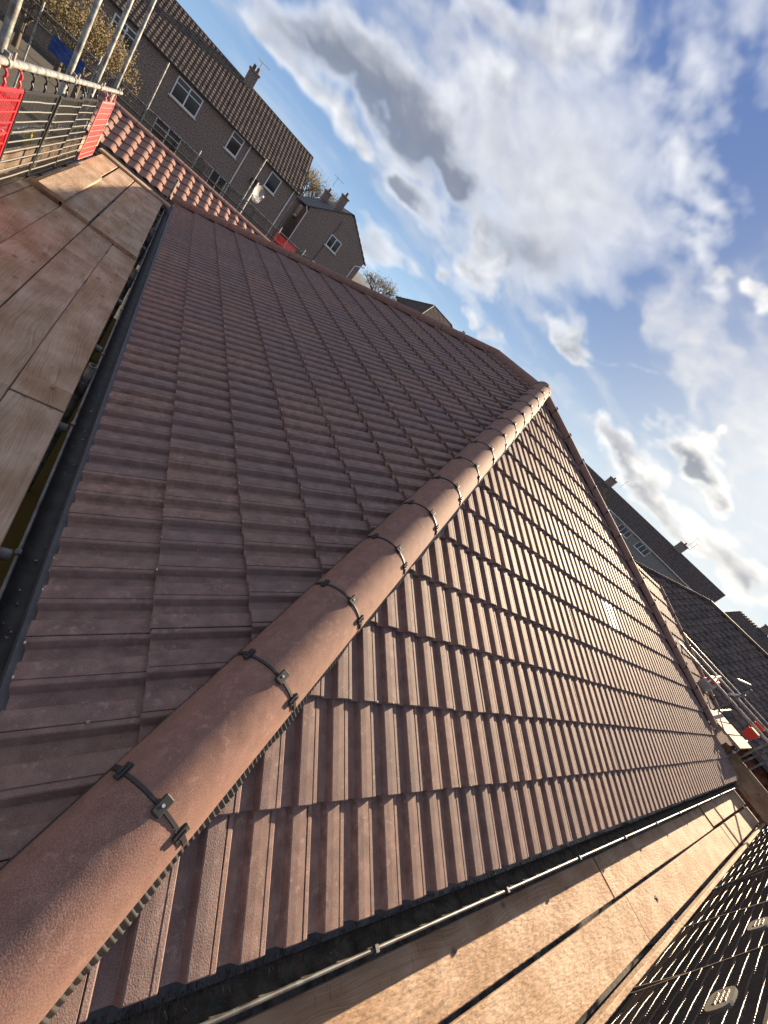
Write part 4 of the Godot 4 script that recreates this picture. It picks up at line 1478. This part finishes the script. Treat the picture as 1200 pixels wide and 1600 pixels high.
func build_pink_roof() -> void:
	var zr := -17.6
	var ze := -15.9
	var yr := 2.50
	var ye := 1.70
	var x0 := -2.35
	var x1 := 6.6
	var t := thing("outbuilding", Vector3(2, 0, ze), "low outbuilding with pinkish sunlit pantiles and round ridge beyond the deck end", "building")
	var o := t.position
	var st := ST()
	box(st, Vector3((x0 + x1) * 0.5, ye * 0.5 - 0.06, zr) - o, Vector3(x1 - x0 - 0.1, ye - 0.12, 3.0))
	for x in [x0 + 0.05, x1 - 0.05]:
		tri(st, Vector3(x, ye - 0.12, zr + 1.5) - o, Vector3(x, yr - 0.05, zr) - o, Vector3(x, ye - 0.12, zr - 1.5) - o)
	obj("wall", st, M["render_grey"], t)
	st = ST()
	box(st, Vector3((x0 + x1) * 0.5, ye - 0.19, ze - 0.10) - o, Vector3(x1 - x0, 0.24, 0.03))
	obj("fascia", st, M["render_grey"], t)
	var pit := atan2(yr - ye, ze - zr)
	var ln := Vector2(yr - ye, ze - zr).length()
	var fr := slope_frame(Vector3(0, ye, ze) - o, Vector3(1, 0, 0), pit)
	# each pantile is a part
	var cover := 0.30
	var rows := 5
	var g := ln / rows
	var pm: ArrayMesh = pantile_mesh(cover, g)
	var cols := int((x1 - x0) / cover)
	var rf := Node3D.new()
	rf.name = "roof"
	t.add_child(rf)
	for r in rows:
		for c in cols:
			var p := mi("pantile", pm, M["pink_tile"], rf)
			p.transform = fr * Transform3D(Basis.from_euler(Vector3(rng.randf_range(-0.006, 0.006), 0, rng.randf_range(-0.006, 0.006))), Vector3(x0 + c * cover, 0, -r * g + rng.randf_range(-0.004, 0.004)))
	st = ST()
	quad(st, Vector3(x0, yr, zr) - o, Vector3(x1, yr, zr) - o, Vector3(x1, ye, zr - 1.7) - o, Vector3(x0, ye, zr - 1.7) - o)
	obj("back_roof", st, M["dark_tile"], t)
	var x := x0
	while x < x1:
		st = ST()
		var frr := Transform3D(Basis(Vector3(0, 0, 1), Vector3.UP, Vector3(-1, 0, 0)), Vector3(x, yr - 0.01, zr) - o)
		arc_shell(st, frr, 0.125, 0.018, deg_to_rad(82), 0.0, -0.435, -1.0, 12)
		obj("ridge_tile", st, M["pink_tile"], t)
		x += 0.447
	st = ST()
	tube(st, Vector3(x0, ye - 0.05, ze + 0.05) - o, Vector3(x1, ye - 0.05, ze + 0.05) - o, 0.055, 10)
	obj("gutter", st, M["black_plastic"], t)

func pantile_mesh(cover: float, g: float) -> ArrayMesh:
	var s := ST()
	var n := 10
	for c in n:
		var a := float(c) / n
		var b := float(c + 1) / n
		var f := func(t: float) -> float:
			return 0.052 * (0.5 - 0.5 * cos(TAU * t)) if t > 0.28 else 0.052 * (0.5 - 0.5 * cos(TAU * t)) * 0.8
		var ha: float = f.call(a)
		var hb: float = f.call(b)
		var n0 := 0.036
		s.set_smooth_group(-1)
		quad(s, Vector3(a * cover, ha - 0.006, 0), Vector3(a * cover, ha + n0, 0), Vector3(b * cover, hb + n0, 0), Vector3(b * cover, hb - 0.006, 0))
		s.set_smooth_group(3)
		quad(s, Vector3(a * cover, ha + n0, 0), Vector3(a * cover, ha, -g - 0.03), Vector3(b * cover, hb, -g - 0.03), Vector3(b * cover, hb + n0, 0))
	s.set_smooth_group(-1)
	s.generate_normals()
	return s.commit()

func build_far_scaffold() -> void:
	# scaffold with black guards along the far side of the gardens
	var z := -24.0
	var t := thing("scaffold", Vector3(-1, 0, z), "scaffold rails and poles standing before the long terrace", "scaffold")
	var o := t.position
	for y in [2.72, 2.30, 1.72]:
		var st := ST()
		tube(st, Vector3(-9, y, z) - o, Vector3(6.0, y, z) - o, 0.030, 8)
		obj("rail", st, M["steel_dull"], t)
	for x in [-8.6, -6.9, -5.2, -3.5, -1.83, 0.2, 2.28, 4.2, 5.6]:
		var st := ST()
		var tp := 4.42 if absf(x + 1.83) < 0.01 else (4.55 if absf(x - 2.28) < 0.3 else 2.95)
		tube(st, Vector3(x, 0, z + 0.06) - o, Vector3(x, tp, z + 0.06) - o, 0.030, 8)
		obj("standard", st, M["galvanised"], t)
	var gb := guard(1.16, 0.90, M["guard_deep"], 0.01, false, false, null, 0.0055)
	var gr := guard(1.16, 0.90, M["guard_red"], 0.01, false, false, null, 0.0055)
	for k in 13:
		var x := -8.4 + k * 1.19
		var red := k == 11
		var lb := "black mesh guard on the far scaffold before the terrace, %s along from the picture edge" % ["first", "second", "third", "fourth", "fifth", "sixth", "seventh", "eighth", "ninth", "tenth", "eleventh", "twelfth", "thirteenth"][k]
		put_guard(gr if red else gb, Vector3(x, 1.74, z + 0.04), 0.0, "red mesh guard on the far scaffold below the gable house" if red else lb, "far guards")
	gb.free()
	gr.free()
	# blue sheet tied to the rail
	var st := ST()
	for i in 6:
		for j in 3:
			var f := func(ii: int, jj: int) -> Vector3:
				return Vector3(-4.75 + ii * 0.16, 2.38 - jj * 0.17 + 0.02 * sin(ii * 2.1), z + 0.11 + 0.03 * sin(ii * 1.7 + jj))
			quad(st, f.call(i, j), f.call(i + 1, j), f.call(i + 1, j + 1), f.call(i, j + 1))
	var b := obj("tarpaulin", st, M["blue_sheet"], self)
	tag(b, "small dark blue sheet tied to the far scaffold rail", "tarpaulin")
	# dish on a pole
	var d := thing("satellite_dish", Vector3(2.55, 0, -24.6), "pale round satellite dish with coiled cable on a white pole", "dish")
	st = ST()
	tube(st, Vector3(0, 0, 0), Vector3(0, 3.62, 0), 0.03, 8)
	obj("pole", st, M["white_plastic"], d)
	st = ST()
	st.set_smooth_group(7)
	var c := Vector3(0.18, 3.28, 0.10)
	var bs := Basis.from_euler(Vector3(-0.2, 0.5, 0))
	for i in 20:
		for j in 4:
			var f := func(ii: int, jj: int) -> Vector3:
				var r := 0.30 * jj / 4.0
				return c + bs * Vector3(cos(TAU * ii / 20.0) * r, sin(TAU * ii / 20.0) * r * 1.08, r * r * 0.8)
			quad(st, f.call(i, j), f.call(i + 1, j), f.call(i + 1, j + 1), f.call(i, j + 1))
	obj("reflector", st, M["grey_plastic"], d)
	st = ST()
	tube(st, c + bs * Vector3(0, -0.28, 0.05), c + bs * Vector3(0, -0.05, 0.38), 0.014, 6)
	tube(st, c + bs * Vector3(0, -0.07, 0.34), c + bs * Vector3(0, -0.03, 0.44), 0.04, 8)
	obj("arm", st, M["white_plastic"], d)
	st = ST()
	for k in 3:
		var pts: Array = []
		for a in 15:
			pts.append(Vector3(0.16 + 0.05 * k, 3.02, 0.36) + Vector3(cos(TAU * a / 14.0), sin(TAU * a / 14.0), 0.1 * k) * (0.13 - 0.02 * k))
		path_tube(st, pts, 0.012, 5)
	obj("coiled_cable", st, M["white_plastic"], d)

func build_right_houses() -> void:
	# terrace facing -x
	var xf := 0.0
	var z0 := 0.0
	var z1 := -56.0
	var h := 5.85
	var t := thing("terrace_house", Vector3(76.0, 0, -18.9), "long terrace house with plain dark roof beneath the bright sky", "house")
	t.rotation_degrees.y = 14.5
	var o := Vector3.ZERO
	var st := ST()
	prism(st, PackedVector2Array([Vector2(0, 0), Vector2(10.0, 0), Vector2(10.0, h), Vector2(5.0, 8.70), Vector2(0, h)]), Vector3(xf, 0, 0) - o, Basis.IDENTITY, z1, z0)
	obj("wall", st, M["pebbledash_grey"], t)
	var pit := atan2(2.95, 5.2)
	var fr := slope_frame(Vector3(xf - 0.25, h - 0.08, (z0 + z1) * 0.5) - o, Vector3(0, 0, 1), pit)
	obj("roof", pantile_sheet(fr, -(z0 - z1) * 0.5 - 0.15, (z0 - z1) * 0.5 + 0.25, 6.08, 0.30, 0.35, 0.03), M["dark_tile"], t)
	st = ST()
	quad(st, Vector3(xf + 5, 8.78, z1) - o, Vector3(xf + 5, 8.78, z0 + 0.25) - o, Vector3(xf + 10.2, 5.7, z0 + 0.25) - o, Vector3(xf + 10.2, 5.7, z1) - o)
	obj("back_roof", st, M["dark_tile"], t)
	for z in [-23.4, -19.0, -15.2, -11.4]:
		window(t, Transform3D(Basis(Vector3(0, 0, 1), Vector3.UP, Vector3(-1, 0, 0)), Vector3(xf, 4.98, z) - o), 2.3, 1.2, 3, false)
	st = ST()
	tube(st, Vector3(xf - 0.28, h - 0.10, z1) - o, Vector3(xf - 0.28, h - 0.10, z0 + 0.2) - o, 0.06, 8)
	obj("gutter", st, M["white_plastic"], t)
	chimney(t, Vector3(xf + 5, 8.3, -24.4) - o, 0.9, 1.4, 1.7, 2)
	chimney(t, Vector3(xf + 5, 8.3, -8.8) - o, 0.9, 1.4, 1.7, 3)
	aerial(t, Vector3(xf + 5, 9.9, -8.4) - o, 2.2, Vector3(0, 0, 1))
	aerial(t, Vector3(xf + 5, 9.9, -7.8) - o, 1.6, Vector3(0.3, 0, 0.9))
	aerial(t, Vector3(xf + 5, 9.7, -22.6) - o, 1.8, Vector3(0, 0, 1))
	# nearer dark hipped roof
	var a := hip_house("hip_house", Vector3(21.2, 0, -3.7), 4.6, 6.2, 2.5, 4.62, 1.6, false, "brick_red", "dark_tile", "brick bungalow with dark ribbed hip roof behind the scaffold rails")
	for z in [-1.5, 1.5]:
		window(a, Transform3D(Basis(Vector3(0, 0, 1), Vector3.UP, Vector3(-1, 0, 0)), Vector3(-4.3, 1.5, z)), 1.4, 1.1, 2)
	# further roof at the picture edge
	var b := thing("gable_house", Vector3(60, 0, -4), "plain dark gable roof with a chimney at the right picture edge", "house")
	st = ST()
	prism(st, PackedVector2Array([Vector2(-4, 0), Vector2(4, 0), Vector2(4, 5.7), Vector2(0, 7.25), Vector2(-4, 5.7)]), Vector3.ZERO, Basis.IDENTITY, -8.6, 9.0)
	obj("wall", st, M["pebbledash_grey"], b)
	fr = slope_frame(Vector3(-4.25, 5.62, 0.0), Vector3(0, 0, 1), atan2(1.7, 4.0))
	obj("roof", pantile_sheet(fr, -8.7, 9.3, 4.62, 0.30, 0.35, 0.03), M["dark_tile"], b)
	chimney(b, Vector3(0, 6.9, -6.0), 0.6, 0.8, 1.1, 1)
	window(b, Transform3D(Basis(Vector3(0, 0, 1), Vector3.UP, Vector3(-1, 0, 0)), Vector3(-4, 4.9, -5.5)), 1.5, 1.0, 3)
	# roof at the middle distance behind the ridge
	var c := hip_house("hip_house", Vector3(34.5, 0, -59.0), 5.5, 4.5, 5.2, 8.0, 2.2, true, "pebbledash_grey", "dark_tile", "grey hipped roof peeping over the far hip beside bare trees")
	chimney(c, Vector3(4.4, 6.4, 0.5), 0.7, 0.6, 1.9, 2)

func build_wing() -> void:
	# neighbouring hip roof of the same pitch whose sunlit slope shows beyond the far hip
	var t := thing("neighbour_roof", Vector3(9, 0, -4), "strip of pale brown neighbouring tile slope beyond the far hip", "roof")
	var o := t.position
	var th := atan(PITCH)
	var fr := Transform3D(Basis(Vector3(1, 0, 0), Vector3(0, cos(th), sin(th)), Vector3(0, -sin(th), cos(th))), Vector3(13.7, 2.46, -0.6) - o)
	var ct := cos(th)
	var top := 3.2
	var st := ST()
	quad(st, fr * Vector3(-6.5, -0.05, 0), fr * Vector3(-6.5, -0.05, -top), fr * Vector3(-top * ct, -0.05, -top), fr * Vector3(0, -0.05, 0))
	var sl := obj("roof_slope", st, M["felt"], t)
	for e in lay(fr, -6.6, 0.0, top, [[-1.0, -ct, 0.0], [1.0, 0.0, -6.0], [0.0, -1.0, -top]]):
		# only the strip that clears the bungalow's own hip
		if e.x < -e.r * GAUGE * ct - 2.4:
			continue
		var m := mi("tile", tile_mesh if e.tris == null else tris_to_mesh(e.tris), M[["tile_a", "tile_c"][rng.randi() % 2]], sl)
		m.transform = e.t
	hip_run(t, fr * Vector3(0, 0.03, 0), fr * Vector3(-top * ct, 0.0, -top), "hip_tile", 0.085)
	st = ST()
	tri(st, fr * Vector3(0, -0.05, 0), fr * Vector3(-top * ct, -0.05, -top), fr * Vector3(0, -0.05, 0) + Vector3(0, 0, -8))
	obj("back_slope", st, M["dark_tile"], t)
	st = ST()
	box(st, Vector3(11.3, 1.15, -4.2) - o, Vector3(4.2, 2.3, 6.4))
	obj("wall", st, M["brick_red"], t)

func build_clutter() -> void:
	# tools and crates on the far scaffold corner
	var d := thing("disc_cutter", Vector3(11.9, 2.95, -1.62), "white and dark red disc cutter standing on the far scaffold corner", "tool")
	var st := ST()
	box(st, Vector3(0, 0.14, 0), Vector3(0.34, 0.24, 0.24), Basis.from_euler(Vector3(0, 0, 0.2)), 0.04)
	obj("body", st, M["grey_plastic"], d)
	st = ST()
	box(st, Vector3(-0.02, 0.30, 0), Vector3(0.30, 0.09, 0.22), Basis.from_euler(Vector3(0, 0, 0.2)), 0.03)
	obj("cover", st, M["red_paint"], d)
	st = ST()
	path_tube(st, [Vector3(-0.2, 0.2, 0), Vector3(-0.22, 0.40, 0), Vector3(0.05, 0.46, 0), Vector3(0.22, 0.34, 0)], 0.018, 8)
	obj("handle", st, M["white_plastic"], d)
	st = ST()
	tube(st, Vector3(0.32, 0.16, -0.02), Vector3(0.32, 0.16, 0.02), 0.16, 20)
	obj("disc", st, M["steel_dull"], d)
	var gr := [[13.2, 2.88, -0.62, "red mortar tub on the far scaffold, nearer the raised boards"], [14.6, 2.98, -0.75, "red mortar tub on the far scaffold, beyond the first one"]]
	for g in gr:
		var t := thing("mortar_tub", Vector3(g[0], g[1], g[2]), g[3], "tub", "red tubs")
		st = ST()
		var b := Basis.IDENTITY
		for k in 4:
			var a0 := TAU * k / 4.0 + PI / 4
			var a1 := TAU * (k + 1) / 4.0 + PI / 4
			var p0 := Vector3(cos(a0) * 0.24, 0, sin(a0) * 0.16)
			var p1 := Vector3(cos(a1) * 0.24, 0, sin(a1) * 0.16)
			quad(st, p0 * 0.8, p0 + Vector3(0, 0.20, 0), p1 + Vector3(0, 0.20, 0), p1 * 0.8)
			quad(st, p0 * 0.95 + Vector3(0, 0.20, 0), p0 * 0.76 + Vector3(0, 0.02, 0), p1 * 0.76 + Vector3(0, 0.02, 0), p1 * 0.95 + Vector3(0, 0.20, 0))
			quad(st, p0 + Vector3(0, 0.20, 0), p0 * 0.95 + Vector3(0, 0.20, 0), p1 * 0.95 + Vector3(0, 0.20, 0), p1 + Vector3(0, 0.20, 0))
		quad(st, Vector3(-0.13, 0.02, -0.085), Vector3(0.13, 0.02, -0.085), Vector3(0.13, 0.02, 0.085), Vector3(-0.13, 0.02, 0.085))
		obj("shell", st, M["red_paint"], t)
		st = ST()
		box(st, Vector3(0, 0.215, 0), Vector3(0.30, 0.04, 0.19), Basis.IDENTITY, 0.01)
		obj("load", st, M["orange_paint"], t)

func build_trees() -> void:
	tree("bare_tree", Vector3(12.4, 0, -62.0), 10.6, 0.75, "olive_leaf", 2, 0.07, "bare round-headed tree rising between the terrace and the gable house", "bare trees", 5)
	tree("bare_tree", Vector3(25.5, 0, -60.0), 7.6, 0.8, "dry_leaf", 3, 0.09, "low bushy tree with dry brown leaves beside the gable house", "bare trees", 4)
	tree("bare_tree", Vector3(29.8, 0, -63.0), 7.9, 0.8, "olive_leaf", 2, 0.08, "thin bare tree next to the grey hipped roof", "bare trees", 4)
	tree("bare_tree", Vector3(32, 0, -19.5), 6.6, 0.5, "dry_leaf", 1, 0.06, "small bare treetop showing over the right hip", "bare trees", 4)
	# overgrown bank of dry shrubs behind the far rails
	for i in 7:
		var x := -13.2 + i * 1.35
		var h := [4.8, 5.2, 4.6, 5.4, 4.9, 5.3, 4.6, 4.0, 3.4][i] as float
		tree("dry_shrub", Vector3(x, 0, -33.0 - (i % 3) * 1.4), h, 1.0, "dry_leaf" if i % 3 != 1 else "olive_leaf", 7, 0.060, "dry brown shrub behind the far rails, %s from the picture corner" % ["first", "second", "third", "fourth", "fifth", "sixth", "seventh", "eighth", "ninth"][i], "dry shrubs", 4)

# ------------------------------------------------------------------ main
func _ready() -> void:
	rng.seed = 20240607
	var cam := Camera3D.new()
	cam.name = "camera"
	add_child(cam)
	cam.transform = Transform3D(Basis(Vector3(0.68183, 0.66797, 0.2982), Vector3(-0.35949, 0.66099, -0.65868), Vector3(-0.63708, 0.34191, 0.69081)).orthonormalized(), Vector3(-0.2147, 3.986, 0.0912))
	cam.fov = 101.9
	cam.near = 0.05
	cam.far = 2000.0
	cam.current = true

	var we := WorldEnvironment.new()
	we.name = "world_environment"
	var env := Environment.new()
	env.background_mode = Environment.BG_SKY
	var sky := Sky.new()
	var pm := PanoramaSkyMaterial.new()
	pm.panorama = make_sky()
	sky.sky_material = pm
	env.sky = sky
	env.background_energy_multiplier = 0.335
	env.tonemap_mode = Environment.TONE_MAPPER_LINEAR
	env.tonemap_exposure = 4.0
	env.sdfgi_enabled = true
	env.ssao_enabled = true
	env.ssil_enabled = true
	we.environment = env
	add_child(we)

	var sun := DirectionalLight3D.new()
	sun.name = "sun"
	add_child(sun)
	var sd := Vector3(cos(deg_to_rad(SUN_EL)) * sin(deg_to_rad(SUN_AZ)), sin(deg_to_rad(SUN_EL)), -cos(deg_to_rad(SUN_EL)) * cos(deg_to_rad(SUN_AZ)))
	sun.look_at_from_position(sd * 50.0, Vector3.ZERO, Vector3.UP)
	sun.light_energy = 1.45
	sun.light_color = Color(1.0, 0.90, 0.76)
	sun.light_angular_distance = 0.6
	sun.shadow_enabled = true
	print("sky ", Time.get_ticks_msec())

	make_materials()
	print("materials ", Time.get_ticks_msec())
	build_ground()
	build_tile()
	build_bungalow()
	print("bungalow ", Time.get_ticks_msec())
	build_terrace()
	build_gable_house()
	build_pink_roof()
	build_right_houses()
	build_wing()
	print("houses ", Time.get_ticks_msec())
	build_scaffold()
	build_far_scaffold()
	build_clutter()
	print("scaffold ", Time.get_ticks_msec())
	build_trees()
	print("trees ", Time.get_ticks_msec())
